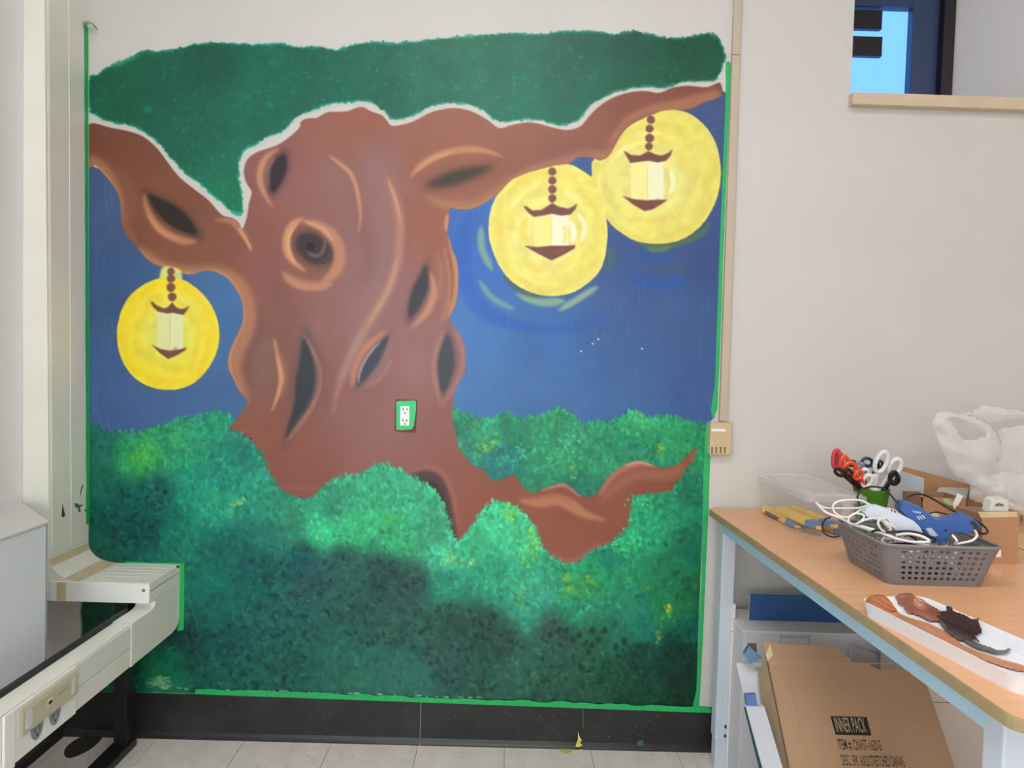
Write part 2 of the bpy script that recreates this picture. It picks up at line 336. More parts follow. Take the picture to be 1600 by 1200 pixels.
# -- hedges behind the tree
FOL = [(160,690,34,104,92),(200,705,44,140,98),(220,715,58,165,92),(280,690,48,150,108),(330,670,40,140,108),(380,700,34,125,108),(350,740,38,140,118),
 (160,760,29,100,86),(200,790,27,93,86),(240,770,29,94,88),(300,760,38,145,116),(340,790,44,155,122),(400,760,42,152,122),(430,790,48,138,112),(160,840,27,94,83),
 (220,830,24,84,83),(280,850,34,120,98),(350,850,32,108,102),(420,840,38,118,106),(450,830,48,134,110),(330,900,28,113,98),(400,880,24,94,92),(470,870,29,88,92),
 (520,790,52,148,116),(560,760,58,165,126),(600,750,56,168,126),(640,780,60,168,126),(560,820,60,185,126),(620,840,56,168,116),(680,830,62,160,120),(500,830,58,185,130),
 (700,860,72,192,145),(740,850,60,178,130),(780,810,70,200,145),(820,840,70,188,135),(760,900,50,158,125),(700,920,46,146,120),(820,900,60,176,135),(850,930,62,165,135),
 (830,960,54,145,122),(540,885,42,92,85),(600,895,42,80,76),(640,915,46,82,78),(560,960,40,88,82),(490,900,44,90,92),(470,960,40,95,90),(620,980,44,92,84),
 (700,960,44,86,76),(740,980,42,80,72),(780,1000,46,84,76),(860,980,54,88,80),(880,1005,48,90,80),(930,1010,42,98,78),(1000,1025,28,72,62),(1060,1020,24,62,52),
 (1080,1060,20,58,47),(960,1060,33,82,62),(1000,1090,30,72,55),(900,1080,44,88,72),(850,1080,44,88,74),(300,900,29,108,95),(330,960,34,103,94),(360,1000,33,88,84),
 (290,1000,32,72,70),(260,1030,29,104,82),(250,1060,33,118,82),(330,1050,33,92,80),(400,980,36,96,90),(430,1040,36,94,86),(380,1070,36,94,84),(520,1000,40,100,90),
 (540,1050,44,106,92),(600,1050,48,106,95),(650,1070,48,108,95),(700,1040,48,88,82),(760,1060,44,88,78),(820,1050,48,100,84),(900,880,38,148,106),(950,870,33,128,102),
 (1000,830,42,158,112),(1050,800,38,138,98),(1080,770,33,118,92),(1090,850,29,108,82),(930,900,46,152,100),(900,920,62,156,96),(980,900,42,138,97),(1040,900,38,123,88),
 (900,950,42,138,106),(980,950,42,133,106),(1050,950,42,128,82),(1080,930,33,103,68),(1000,985,38,123,102),(1080,985,29,98,80),(960,982,42,116,96),(720,660,42,133,102),
 (760,680,52,153,116),(800,670,38,128,97),(740,700,48,138,112),(780,720,38,118,118),(850,660,48,143,102),(900,690,48,138,104),(870,720,48,148,106),(950,670,42,138,97),
 (1000,660,56,162,110),(1050,680,48,148,100),(1080,690,42,138,92),(930,720,48,138,100),(850,760,42,133,100),(900,760,38,118,100),(1000,700,42,133,97),(200,960,22,82,66),
 (160,980,20,76,60),(160,1040,22,80,64),(210,1060,26,96,72),(140,940,22,84,68)]
folf = field(FOL, 13, 2.4)
folp = np.clip(folf*(1+0.34*(nz14-0.5)+0.14*(nz6-0.5))[..., None], 0, 1)
def leaves(region, n, size=(3.5,8), jit=0.17, seed=0, a=(.2,.6), hard=1.25):
    r = np.random.default_rng(seed); ys, xs = np.nonzero(region > 0.5)
    if len(ys) == 0: return
    for i in r.integers(0, len(ys), n):
        x, y = xs[i]+MX0, ys[i]+MY0; c = folf[ys[i], xs[i]].copy()
        q = r.normal(0, jit); c = c*(1+q) + (0.03*max(q,0)*np.array([1,1.6,.6]))
        if r.random() < .12: c = c*np.array([1.25,1.08,.85])
        s = r.uniform(*size); dab(x, y, s, s*r.uniform(.35,.6), r.normal(1.45,.7), np.clip(c,0,1), r.uniform(*a), hard)
def bush(pts, seed, n, edge=9, rk=1.1):
    sy, sx, m = fill(spl(pts, True, 5), 3.0); m = rough(sy, sx, m, nz6, rk, .14); blend(sy, sx, m, folp, 1, BUSH)
    full = np.zeros((MH, MW)); full[sy, sx] = m
    p = spl(pts, True, 14); r = np.random.default_rng(seed+50)
    for x, y in p:                                                   # brushed leaf tips along the rim
        xi, yi = int(np.clip(x-MX0,0,MW-1)), int(np.clip(y-MY0,0,MH-1))
        for _ in range(2):
            c = folf[yi, xi]*(1+r.normal(.06,.16)); s = r.uniform(3,edge*.62)
            dab(x+r.normal(0,2.5), y+r.normal(0,2.5), s, s*.5, r.normal(1.5,.7), np.clip(c,0,1), r.uniform(.5,.9))
    leaves(full, n, seed=seed); return full
bush([(138,682),(170,678),(215,678),(240,672),(262,664),(290,655),(325,650),(345,647),(362,656),(400,690),(430,790),(380,860),(138,870)], 11, 1500)
bush([(700,655),(725,650),(742,655),(770,657),(790,648),(812,655),(850,650),(872,641),(892,652),(905,666),(930,662),(952,664),(975,652),(990,645),(1012,655),(1050,653),
      (1080,662),(1102,672),(1106,700),(1100,790),(1098,830),(700,830)], 12, 2600)
# -- tree
TREEP = [(136,196),(175,200),(201,205),(223,213),(242,228),(256,245),(277,273),(299,292),(325,312),(338,327),(349,337),(364,341),(374,349),(378,358),(385,342),(389,318),
 (393,300),(386,288),(381,273),(382,260),(388,247),(403,237),(432,227),(452,214),(468,199),(470,190),(480,185),(495,184),(512,175),(540,174),(555,169),(567,167),(580,174),
 (595,179),(604,187),(611,196),(627,195),(647,189),(672,176),(695,170),(715,169),(737,174),(760,186),(780,200),(800,195),(825,191),(845,194),(867,200),(887,203),(907,197),
 (920,182),(935,167),(955,154),(980,145),(1007,142),(1030,145),(1050,137),(1075,134),(1105,136),(1124,129),(1129,142),(1126,151),(1100,160),(1077,171),(1042,172),(1020,179),
 (995,190),(980,200),(970,212),(960,230),(950,245),(937,251),(930,248),(917,245),(902,246),(890,255),(862,260),(825,270),(800,281),(785,296),(776,305),(757,317),(737,326),
 (717,327),(703,325),(701,345),(699,362),(704,380),(708,394),(713,405),(716,426),(715,452),(712,475),(703,497),(705,505),(715,517),(724,535),(727,560),(726,580),(717,597),
 (710,610),(709,625),(706,648),(712,675),(717,699),(737,725),(756,735),(768,750),(785,749),(802,742),(816,759),(830,770),(844,766),(861,759),(878,755),(892,762),(907,774),
 (924,776),(938,764),(949,747),(966,732),(986,722),(1006,721),(1026,729),(1048,730),(1068,718),(1088,698),(1081,725),(1062,753),(1048,769),(1026,772),(1000,776),(990,787),
 (986,813),(980,830),(958,847),(924,861),(907,878),(890,883),(875,878),(856,866),(844,855),(825,850),(760,840),(717,850),(600,810),(487,800),(437,766),(419,744),(409,719),(394,697),
 (378,683),(356,674),(368,657),(382,637),(386,625),(375,612),(365,592),(356,570),(360,547),(370,525),(379,505),(380,482),(375,462),(362,442),(350,431),(325,422),(295,429),
 (275,422),(255,417),(240,412),(227,402),(210,382),(197,367),(190,345),(188,318),(183,300),(173,284),(158,267),(149,258),(136,259)]
treef = field([(170,220,116,73,58),(220,300,121,77,60),(300,330,124,79,63),(340,390,128,81,66),(420,400,138,88,82),(440,250,140,90,86),(500,220,148,96,84),(570,200,148,93,77),
 (600,260,142,102,102),(520,280,138,96,90),(650,260,146,94,77),(720,210,146,93,77),(800,220,143,91,77),(900,210,138,87,74),(1000,165,133,81,69),(1100,145,128,77,64),(680,350,147,92,76),
 (560,400,138,97,96),(450,480,132,88,80),(520,500,138,96,91),(600,480,140,97,96),(640,560,142,98,96),(420,560,123,86,78),(470,620,127,82,72),(550,650,140,95,91),(640,690,140,93,88),
 (420,680,138,84,70),(480,740,138,86,74),(600,720,138,90,82),(720,740,141,87,76),(740,800,144,84,70),(850,820,141,86,68),(950,800,139,83,66),(1040,750,136,80,64),(880,780,139,83,66)], 40)
treef = treef*(1+0.07*(nz40-0.5)[..., None]+0.035*(nz3-0.5)[..., None])
sy, sx, m = fill(spl(TREEP, True, 4), 0.55); blend(sy, sx, m, treef, 1, TREE)
TM = np.zeros((MH, MW)); TM[sy, sx] = m
S = lambda pts, w, c, soft=2.0, a=.85, t=(.25,.25): stroke(pts, w, c, soft, a, t, TM)
def hole(pts, col, halo, hs=7, ha=.8, soft=1.8):
    P = np.array(pts, float); c = P.mean(0); sy, sx, m = fill(spl(c+(P-c)*1.28, True), hs); blend(sy, sx, m*TM[sy, sx], halo, ha)
    sy, sx, m = fill(spl(pts, True), soft); blend(sy, sx, m*TM[sy, sx], col, .97)
# broad modelling of the bark
S([(560,215),(592,270),(604,340),(596,420),(572,490),(545,560)],44,(146,110,112),12,.55); S([(500,245),(520,275),(540,310)],34,(138,108,108),9,.5)
S([(400,520),(410,600),(400,660)],34,(136,102,96),10,.4); S([(640,610),(600,680),(560,740)],60,(148,108,106),18,.4); S([(655,540),(640,600)],40,(150,112,112),14,.4)
S([(430,370),(436,430),(450,500),(445,560)],30,(122,78,70),10,.4); S([(640,330),(668,360),(690,420)],30,(144,86,66),10,.4); S([(560,330),(580,400),(560,450)],20,(122,80,72),6,.35)
# rims of the branches
S([(136,250),(158,262),(178,290),(188,325),(192,352)],20,(168,116,84),3.5,.8,(.01,.4)); S([(150,258),(172,284),(184,310)],5,(196,142,104),1.2,.8)
S([(190,330),(200,362),(212,378)],12,(138,92,68),3,.8); S([(180,262),(205,300),(200,345)],14,(138,90,68),5,.6)
S([(214,386),(235,406),(262,421),(300,426),(345,426),(375,452),(388,490),(382,520),(367,552),(364,580),(376,608),(388,630)],25,(176,122,90),4,.85,(.12,.08))
S([(225,397),(262,417),(300,428),(335,424),(360,440),(376,470),(379,500),(368,528),(359,555),(362,585),(378,615)],6,(198,142,102),1.5,.75)
S([(404,470),(406,520),(392,550),(386,600),(395,640)],8,(112,74,64),4,.45); S([(230,395),(270,410),(330,412),(380,425)],10,(118,74,58),5,.5)
# knot in the left branch
hole([(232,303),(252,311),(276,323),(296,342),(308,365),(290,363),(268,353),(249,336),(237,318)],(46,40,38),(84,60,50),4,.8)
S([(226,302),(228,320),(239,345),(258,364),(285,376),(308,377)],12,(178,122,92),2,.95,(.5,.2)); S([(232,336),(252,362),(282,375)],4,(198,142,108),1.2,.8)
S([(334,344),(362,346),(380,366),(394,392)],9,(176,120,92),2,.9,(.4,.4)); S([(372,356),(384,374),(393,391)],4,(205,150,115),1,.8)
# upper knot
hole([(444,240),(448,252),(447,268),(438,288),(426,301),(420,288),(421,266),(430,250)],(50,44,54),(92,68,70),5,.85)
S([(436,232),(416,246),(406,272),(411,298),(426,324)],10,(188,136,104),1.8,.95,(.35,.4)); S([(428,244),(418,268),(420,292)],6,(140,105,100),2,.7)
# spiral knot
hole([(470,350),(500,358),(522,380),(524,408),(510,432),(484,436),(462,418),(452,392),(455,365)],(132,84,70),(140,92,80),6,.4,4)
hole([(468,368),(485,364),(505,374),(518,390),(517,406),(500,413),(482,409),(468,396),(462,382)],(58,46,50),(100,70,64),4,.8,2.5)
S([(507,372),(507,386),(500,398),(488,399),(481,392)],5,(112,86,82),1.6,.9); S([(498,408),(512,404),(516,394)],4,(88,70,70),1.5,.7); dab(485,385,8,8,0,C8((36,30,35)),.95)
S([(474,340),(456,352),(447,378),(454,404),(478,424)],11,(196,142,104),1.8,.95,(.3,.35)); S([(468,346),(452,368),(452,392),(462,412)],4,(214,164,120),1.2,.8)
S([(470,344),(500,353),(524,374),(531,400),(524,424),(502,442)],17,(182,126,96),2.2,.95,(.3,.2)); S([(476,346),(505,358),(520,376)],5,(208,152,120),1.5,.8)
S([(440,424),(455,438),(480,446),(506,445),(522,430)],13,(178,122,94),2.2,.9,(.2,.3)); S([(445,432),(470,448),(500,449),(520,443)],8,(186,132,106),2,.7)
# flowing bark lines
S([(514,243),(534,258),(549,273),(558,298),(563,335),(560,365)],6.5,(190,136,106),1.3,.95,(.2,.5))
S([(604,275),(616,306),(625,350),(622,400),(612,440),(592,478),(562,528),(540,575),(526,615),(520,650)],12,(176,128,108),3,.8,(.15,.4))
S([(606,280),(619,315),(626,350)],4,(200,142,110),1.2,.8); S([(622,400),(606,455),(575,508)],5,(192,146,122),1.8,.6)
S([(575,505),(545,565),(530,600)],14,(160,126,122),4,.6); S([(632,300),(640,350),(636,400)],8,(136,86,70),4,.5)
# knot in the right branch
hole([(668,289),(690,275),(715,266),(745,261),(768,261),(746,275),(720,285),(695,292)],(66,54,48),(104,72,58),8,.85,3.5)
S([(641,277),(660,257),(690,241),(722,234),(755,235),(786,245)],10,(184,130,98),1.8,.95,(.2,.3)); S([(650,268),(676,248),(710,237)],4,(204,150,114),1.2,.7)
S([(662,306),(700,320),(742,320),(778,300),(810,277)],16,(166,114,86),3.5,.85); S([(700,325),(740,324),(772,306)],5,(182,128,92),1.5,.7)
S([(790,284),(830,266),(880,252),(915,240),(945,242),(966,214),(986,190),(1020,174),(1060,165),(1127,148)],20,(164,112,88),3,.9,(.2,.01)); S([(850,250),(900,234),(960,225),(985,196),(1030,172)],10,(126,78,66),4,.5)
S([(820,255),(880,240),(930,228)],12,(128,92,92),5,.35)
# right flank
S([(701,334),(698,362)],9,(196,136,98),1.4,.95,(.2,.3)); S([(700,370),(711,405),(713,430),(711,465),(700,497)],10,(192,132,94),1.6,.95,(.3,.3)); S([(694,385),(704,425),(703,465),(690,505)],10,(172,116,90),2.5,.8)
S([(683,395),(690,430),(686,470)],8,(162,108,86),2.5,.7); S([(698,390),(707,430),(705,470)],3,(120,74,62),1.2,.6)
hole([(665,414),(669,428),(668,452),(656,480),(641,496),(638,482),(645,452),(656,430)],(56,53,60),(100,74,72),4,.8)
S([(672,424),(678,455),(668,486),(641,514)],11,(184,130,104),2,.95,(.4,.35))
hole([(607,524),(601,545),(586,575),(559,604),(561,586),(572,560),(591,537)],(58,63,76),(116,92,92),3.5,.7)
S([(604,516),(572,543),(556,572),(549,606)],10,(182,122,102),2.2,.9); S([(560,600),(563,580),(575,556),(595,533)],2.5,(175,165,168),.8,.8); S([(610,535),(600,565),(575,598)],5,(128,108,112),1.6,.7); S([(568,606),(595,590),(612,560)],5,(170,118,110),2,.6)
hole([(700,522),(708,545),(710,570),(702,598),(692,614),(685,592),(684,566),(690,542)],(60,66,76),(104,88,92),4,.85)
S([(694,515),(682,545),(678,580),(688,632)],7,(168,118,104),2,.8); S([(708,512),(721,540),(724,568),(713,600),(688,636)],8,(170,116,104),2.2,.8)
hole([(474,528),(484,548),(492,572),(492,602),(480,635),(462,660),(446,686),(452,660),(460,630),(462,600),(468,565)],(48,52,60),(88,74,76),6,.95,2)
S([(473,520),(490,550),(499,582),(497,612),(484,642),(462,672),(447,692)],6,(164,112,98),1.8,.9); S([(494,560),(497,590),(490,625)],5,(104,88,90),1.8,.7)
S([(428,528),(435,562),(440,592),(434,618),(424,644)],8,(206,150,106),1.5,.95,(.4,.5)); S([(420,535),(440,560),(446,592),(438,625)],6,(160,106,84),2.5,.6)
# hollow under the root, root lights
shape([(640,742),(655,735),(672,736),(690,746),(702,772),(709,806),(713,843),(702,846),(692,805),(672,768),(645,748)],(78,60,62),2.4,.95)
shape([(662,752),(682,756),(694,782),(703,825),(708,843),(700,845),(690,805),(670,768)],(60,44,48),2.0,.8)
S([(640,740),(668,730),(694,742),(708,775),(718,830)],7,(160,104,92),2.5,.7); S([(500,765),(540,745),(590,738),(640,728)],8,(150,98,88),3,.6)
S([(811,782),(840,785),(870,781),(893,790),(915,804),(948,813)],17,(178,120,90),2.2,.95,(.25,.35)); S([(838,778),(870,776),(892,786)],4,(160,96,72),1.5,.6)
S([(843,767),(878,757),(897,766),(908,776)],6,(182,130,112),1.4,.85); S([(936,776),(950,752),(968,736),(1000,724),(1032,730)],9,(172,116,98),2,.85); S([(975,728),(1000,722),(1022,728)],4,(205,160,135),1,.8)
S([(938,786),(965,758),(1000,742),(1045,742),(1070,726)],16,(156,102,78),3,.75); S([(1068,742),(1080,724),(1088,702)],4,(150,96,80),1.2,.6)
S([(852,864),(878,880),(905,878),(930,860),(958,848)],16,(158,104,96),2.5,.8); S([(850,850),(870,866),(892,866)],8,(150,90,72),3,.5)
for x0, x1, y in [(440,500,762),(440,505,765),(455,480,757)]: S([(x0,y),(x1,y-2)],1.2,(160,108,92),.7,.5)
# -- front bushes
bush([(138,860),(200,830),(300,790),(340,690),(356,676),(378,684),(395,698),(409,720),(419,745),(437,767),(462,780),(486,784),(505,766),(531,749),(560,744),(585,733),(601,728),(634,742),
      (662,758),(678,772),(690,790),(700,820),(704,842),(717,850),(737,828),(752,808),(763,795),(777,788),(793,790),(810,800),(824,814),(836,834),(843,854),(858,870),(876,882),(890,888),
      (910,880),(926,864),(958,850),(982,832),(988,812),(991,788),(1001,778),(1026,775),(1048,772),(1064,755),(1082,727),(1094,720),(1102,760),(1096,900),(1090,1112),(900,1106),(650,1098),(300,1088),(128,1084),(128,920)], 13, 9500)
FM = (CLS == BUSH).astype(float)
dark = FM*np.clip((0.41-folf[..., 1])/0.05, 0, 1)
r_ = np.random.default_rng(5); ys, xs = np.nonzero(dark > .5)
for i in r_.integers(0, len(ys), 1500):                                # crisp dark and pale leaf marks in the shadow mass
    x, y = xs[i]+MX0, ys[i]+MY0; c = folf[ys[i], xs[i]]
    if r_.random() < .62: dab(x, y, r_.uniform(2.5,7), r_.uniform(1.5,4), r_.normal(.6,.9), c*r_.uniform(.5,.8), r_.uniform(.3,.75), 1.8)
    else: dab(x, y, r_.uniform(3,7), r_.uniform(.9,2.2), r_.normal(.4,1), np.clip(c*1.3+.03,0,1), r_.uniform(.3,.7), 3)
for x, y in [(872,985),(860,992),(895,1000),(905,993),(925,1008),(945,985),(935,1000),(962,1010),(975,1002),(885,985),(920,1020),(1000,1010),(925,985)]: dab(x,y,5,6.5,.3,C8((34,62,52)),.85)
ys, xs = np.nonzero((FM > .5) & (folf[..., 1] > .52))
for i in r_.integers(0, len(ys), 1300):
    x, y = xs[i]+MX0, ys[i]+MY0; c = folf[ys[i], xs[i]]
    dab(x, y, r_.uniform(2.5,6), r_.uniform(1.2,2.6), r_.normal(1.4,.7), np.clip(c*r_.choice([.72,.8,1.18,1.3])+(.01,.03,.02),0,1), r_.uniform(.3,.75), 3)
for cx, cy, rx, ry, col, n in [(222,712,22,16,(80,185,70),50),(275,685,10,14,(70,170,90),25),(370,784,8,6,(200,205,120),9),(358,800,10,6,(90,190,150),14),(765,695,9,9,(120,185,75),16),(752,700,8,8,(110,180,85),10),
  (815,705,14,10,(70,190,150),20),(795,720,24,16,(55,170,130),30),(890,690,10,10,(80,190,130),22),(870,712,18,14,(75,185,120),26),(1005,655,16,10,(75,190,115),24),(1032,702,6,9,(130,190,70),10),(895,735,6,14,(110,180,80),10),
  (605,812,14,12,(80,185,90),22),(798,802,14,10,(140,205,70),20),(832,846,9,20,(130,210,80),26),(822,880,9,16,(110,205,110),16),(812,930,12,22,(120,190,110),16),(888,912,6,22,(120,185,60),18),(920,908,6,10,(120,175,60),10),
  (975,855,22,10,(55,205,130),60),(990,835,14,14,(60,205,140),40),(1005,785,20,9,(60,190,135),44),(1010,800,14,10,(55,175,120),20),(1045,950,5,6,(190,200,50),7),(1045,962,7,6,(80,200,80),9),(1008,920,6,5,(110,150,60),6),
  (917,947,5,4,(70,200,170),5),(1030,996,4,9,(120,170,80),7),(700,868,10,8,(140,215,130),12),(720,876,22,6,(150,215,130),14),(585,745,16,8,(60,175,135),16),(500,830,14,12,(70,205,150),20),(548,816,26,18,(70,200,130),30)]:
    for _ in range(n):
        dab(cx+r_.normal(0,rx*.6), cy+r_.normal(0,ry*.6), r_.uniform(2,4.5), r_.uniform(1.2,2.6), r_.normal(1.4,.8), np.clip(C8(col)*r_.uniform(.8,1.12),0,1), r_.uniform(.5,.9), 3)
# sparse paint where the taped edge was not covered at the left bottom
for _ in range(70):
    x = r_.uniform(226,262); y = r_.uniform(1058,1074); stroke([(x,y),(x+r_.uniform(4,14),y+r_.normal(0,1.5))],1.1,(150,190,150),.5,r_.uniform(.3,.7))
for c_ in range(3):                                                   # soften the brushwork of the leaves a little
    IMG[..., c_] = IMG[..., c_]*(1-.75*FM) + gauss(IMG[..., c_], .85)*.75*FM
# -- canopy
CAN = [(139,121),(150,118),(160,110),(180,99),(203,90),(222,79),(250,80),(285,75),(310,67),(350,67),(400,69),(440,68),(462,73),(500,73),(525,78),(545,72),(570,66),(620,67),(660,63),(700,58),(760,54),(800,51),(840,53),
 (880,49),(920,48),(960,54),(975,50),(1000,49),(1030,57),(1060,60),(1085,56),(1105,51),(1122,58),(1130,75),(1134,92),(1126,110),(1121,123),(1105,128),(1080,127),(1058,130),(1035,138),(1010,135),(985,138),(955,146),
 (932,159),(915,174),(903,188),(885,196),(865,194),(845,189),(825,187),(795,190),(777,191),(762,179),(740,165),(715,162),(690,163),(668,169),(645,181),(625,187),(611,188),(604,176),(590,168),(583,161),(565,158),(540,161),
 (515,163),(490,172),(470,180),(455,192),(440,206),(420,213),(400,226),(385,232),(376,244),(373,262),(375,285),(379,305),(380,328),(378,337),(365,333),(350,320),(330,304),(310,286),(285,267),(265,244),(250,227),(235,212),
 (210,198),(180,192),(160,187),(150,178),(139,172)]
canf = field([(170,140,8,100,76),(250,120,10,102,80),(330,115,6,94,74),(420,120,12,112,92),(500,110,12,106,86),(600,110,16,108,86),(700,110,22,114,90),(800,110,26,112,88),(900,100,18,98,78),(1000,90,14,88,70),(1100,80,14,84,66),
 (1120,100,18,100,78),(1000,125,16,98,76),(900,150,26,112,90),(800,160,30,120,96),(700,145,26,116,92),(560,140,14,110,90),(460,160,8,112,92),(380,180,6,108,88),(300,200,8,108,84),(360,260,8,118,92),(350,310,10,125,92),(250,190,8,100,78),(180,170,8,104,78)], 40)
canf = canf*.90*(1+0.18*(nz40-0.5)+0.10*(nz14-.5)+0.05*(nz3-0.5))[..., None]
p = spl(CAN, True, 4)
streak = noise(5, 21, 2)
streak = .55*streak+.45*noise(16, 22, 3)
sy, sx, m = fill(p, 4.6); mm = np.clip((m+(streak[sy, sx]-.5)*.9*(1-np.abs(2*m-1))-.36)/.22, 0, 1)
blend(sy, sx, mm, np.clip(canf*np.array([1.6,1.36,1.4]),0,1), .92, CANOPY)      # thin dry-brushed first coat at the rim
c0 = p.mean(0); sy, sx, m = fill(p, 5.0); mm = np.clip((m+(nz6[sy, sx]-.5)*.7*(1-np.abs(2*m-1))-.60)/.16, 0, 1); blend(sy, sx, mm, canf, 1)
ys, xs = np.nonzero(CLS == CANOPY)
for i in r_.integers(0, len(ys), 420):
    x, y = xs[i]+MX0, ys[i]+MY0; c = canf[ys[i], xs[i]]; ang = r_.normal(0,1.1); l = r_.uniform(2,9)
    stroke([(x,y),(x+l*math.cos(ang),y+l*math.sin(ang))], r_.uniform(.8,1.6), tuple(np.clip(c*1.5+.05,0,.99)), .6, r_.uniform(.2,.55))
for x in np.arange(180,1130,5.0):                                       # brush hairs above the upper rim
    j = np.argmin(np.abs(p[:, 0]-x)+ (p[:, 1] > 125)*999); y = p[j, 1]
    if r_.random() < .3: stroke([(x,y+6),(x+r_.normal(0,4),y-r_.uniform(1,8))], r_.uniform(1,2.6), tuple(np.clip(canf[int(y-MY0)+4, int(x-MX0)]*1.45,0,.99)), .7, r_.uniform(.3,.8))
for x, y, h in [(630,60,12),(634,62,14),(572,62,12),(1070,58,6),(980,45,10),(990,44,9),(1022,50,8),(400+85,70,6),(281,74,8),(230,78,5),(600,64,9)]:
    stroke([(x,y+8),(x+r_.normal(0,2),y-h*.6)],2.4,(22,110,80),.7,.9)
for x, y, rx, ry in [(315,120,16,9),(345,108,12,6)]: dab(x,y,rx,ry,-.5,C8((6,84,66)),.5)
dab(231,171,7,6,0,C8((28,135,105)),.7); dab(421,163,8,5,.3,C8((28,135,105)),.5)
for pts in [[(178,97),(200,94),(222,82)],[(172,104),(195,98)]]: stroke(pts,6,(90,165,140),2,.5)
# -- lanterns: glow, beads, cap, body, base
def lantern(k, glow, outer, inner, c, R, beads, cap, body, base, hl):
    cl = LAMP+10*k
    sy, sx, m = fill(spl(glow, True, 8), 1.1); m = m*(1-np.where(k > 0, TM[sy, sx], 0)); m = rough(sy, sx, m, nz6, .5, .2)
    d = np.clip(np.hypot((XX-c[0])/R[0], (YY-c[1])/R[1]), 0, 1.2); ang = np.arctan2(YY-c[1], XX-c[0])
    t = np.clip((d-.25)/.6, 0, 1)[..., None]; g = C8(inner)*(1-t)+C8(outer)*t
    g = np.clip(g*(1+.022*np.sin(d*22+nz40*9)[..., None]*np.array([.6,1,1.6])+.10*(nz14-.5)[..., None]), 0, 1)
    blend(sy, sx, m, g, 1, cl)
    GM = np.zeros((MH, MW)); GM[sy, sx] = m
    for i in range(16):
        a0 = r_.uniform(0, 6.28); rr = r_.uniform(.55,.95); col = [(236,196,78),(246,240,170),(250,236,120),(226,206,96)][i % 4]
        stroke([(c[0]+R[0]*rr*math.cos(a0+q), c[1]+R[1]*rr*math.sin(a0+q)) for q in np.linspace(0, r_.uniform(.4,.9), 5)], r_.uniform(4,10), col, 2, .4 if k else .18, clip=GM)
    (x0, x1, y0, y1), cols = body
    xm = (x0+x1)/2
    for a, b, cc in ((x0, xm, cols[0]), (xm, x1, cols[1])): shape([(a,y0-3),(b,y0-3),(b,y1),(a,y1-1)], cc, .7, .97, cl+6, False)
    stroke([(xm,y0),(xm,y1)],1.2,tuple(C8(cols[0])*.9),.6,.7)
    for pts, w, col, a in hl: stroke(pts, w, col, 1.1, a)
    for i, (bx, by, br) in enumerate(beads):
        q = np.linspace(0, 6.283, 11)[:-1]; shape([(bx+br*math.cos(t)*(1+.05*math.sin(3*t+i)), by+br*math.sin(t)) for t in q], (122,80,74), .6, 1, cl+1+i)
    shape(cap, (116,74,70), .6, 1, cl+5, False); shape(base, (118,74,68), .6, 1, cl+7, False)
    xr = max(q[0] for q in base); stroke([(c[0]+6,(min(q[1] for q in base)+max(q[1] for q in base))/2+1),(xr-14,min(q[1] for q in base)+5)],6,(140,88,70),1.5,.5)
cir = lambda cx, cy, rx, ry, n=24, j=.012, s=0: [(cx+rx*math.cos(t)*(1+j*math.sin(3*t+s)), cy+ry*math.sin(t)*(1+j*math.cos(5*t+s))) for t in np.linspace(0, 2*math.pi, n, endpoint=False)]
shape([(254,418),(280,421),(284,436),(280,445),(252,445)],(224,222,120),1.2,.95,LAMP); shape([(272,424),(281,425),(282,437),(276,438)],(170,190,150),1.2,.5)
lantern(0, cir(262,522,80,88,s=1), (240,214,48), (222,218,96), (264,520), (82,90), [(267,424,6),(267,435,6.6),(267,449,7),(269,464,6.8)],
 [(235,472),(238,471),(246,478),(257,482),(263,479),(269,472),(275,480),(283,483),(291,481),(297,477),(292,485),(287,492),(270,489),(262,490),(247,487),(240,481)], ((245,286,490,548),((222,222,160),(224,226,176))),
 [(236,538),(250,545),(266,548),(280,546),(291,543),(290,547),(277,555),(263,561),(250,552)], [([(238,500),(236,520),(240,545)],8,(222,222,110),.5),([(292,500),(296,522),(292,540)],8,(222,220,100),.4)])
for pts, w, c, a in [([(752,352),(753,388),(770,424)],11,(128,165,145),.85),([(748,437),(770,466),(806,484)],8,(118,160,155),.8),([(806,458),(845,472),(884,470)],12,(140,172,140),.85),([(872,486),(905,466),(935,447)],9,(150,178,150),.85),
                     ([(890,450),(925,425),(948,380)],9,(78,104,84),.8),([(956,385),(955,405),(948,425)],10,(76,104,92),.7),([(785,430),(815,455),(850,463)],9,(70,100,88),.8),([(965,350),(1000,376),(1040,384),(1090,368),(1112,345)],11,(82,112,78),.8),([(1010,388),(1030,391),(1048,385)],6,(100,135,90),.8)]:
    stroke(pts, w, c, 1.8, a)
lantern(2, [(1030,168),(1060,172),(1085,182),(1108,205),(1122,235),(1126,275),(1120,310),(1104,342),(1085,362),(1060,376),(1028,381),(995,377),(968,362),(950,345),(938,325),(926,295),(925,268),(926,252),(940,240),(960,225),(975,200),(1000,185)],
 (224,212,106), (224,218,134), (1016,285), (110,105), [(1017,187,6.5),(1015,201,6.2),(1015,216,7),(1014,229,6)],
 [(974,236),(978,237),(986,242),(1000,243),(1013,236),(1024,241),(1034,243),(1044,239),(1051,233),(1048,243),(1041,251),(1028,254),(1013,251),(998,253),(985,255),(980,246)], ((986,1037,255,313),((238,228,150),(232,232,196))),
 [(972,306),(990,311),(1010,313),(1030,312),(1043,312),(1032,320),(1020,327),(1007,330),(990,320)], [([(958,255),(954,275),(962,298)],16,(228,218,130),.7),([(1047,264),(1052,285),(1046,304)],7,(240,236,190),.9)])
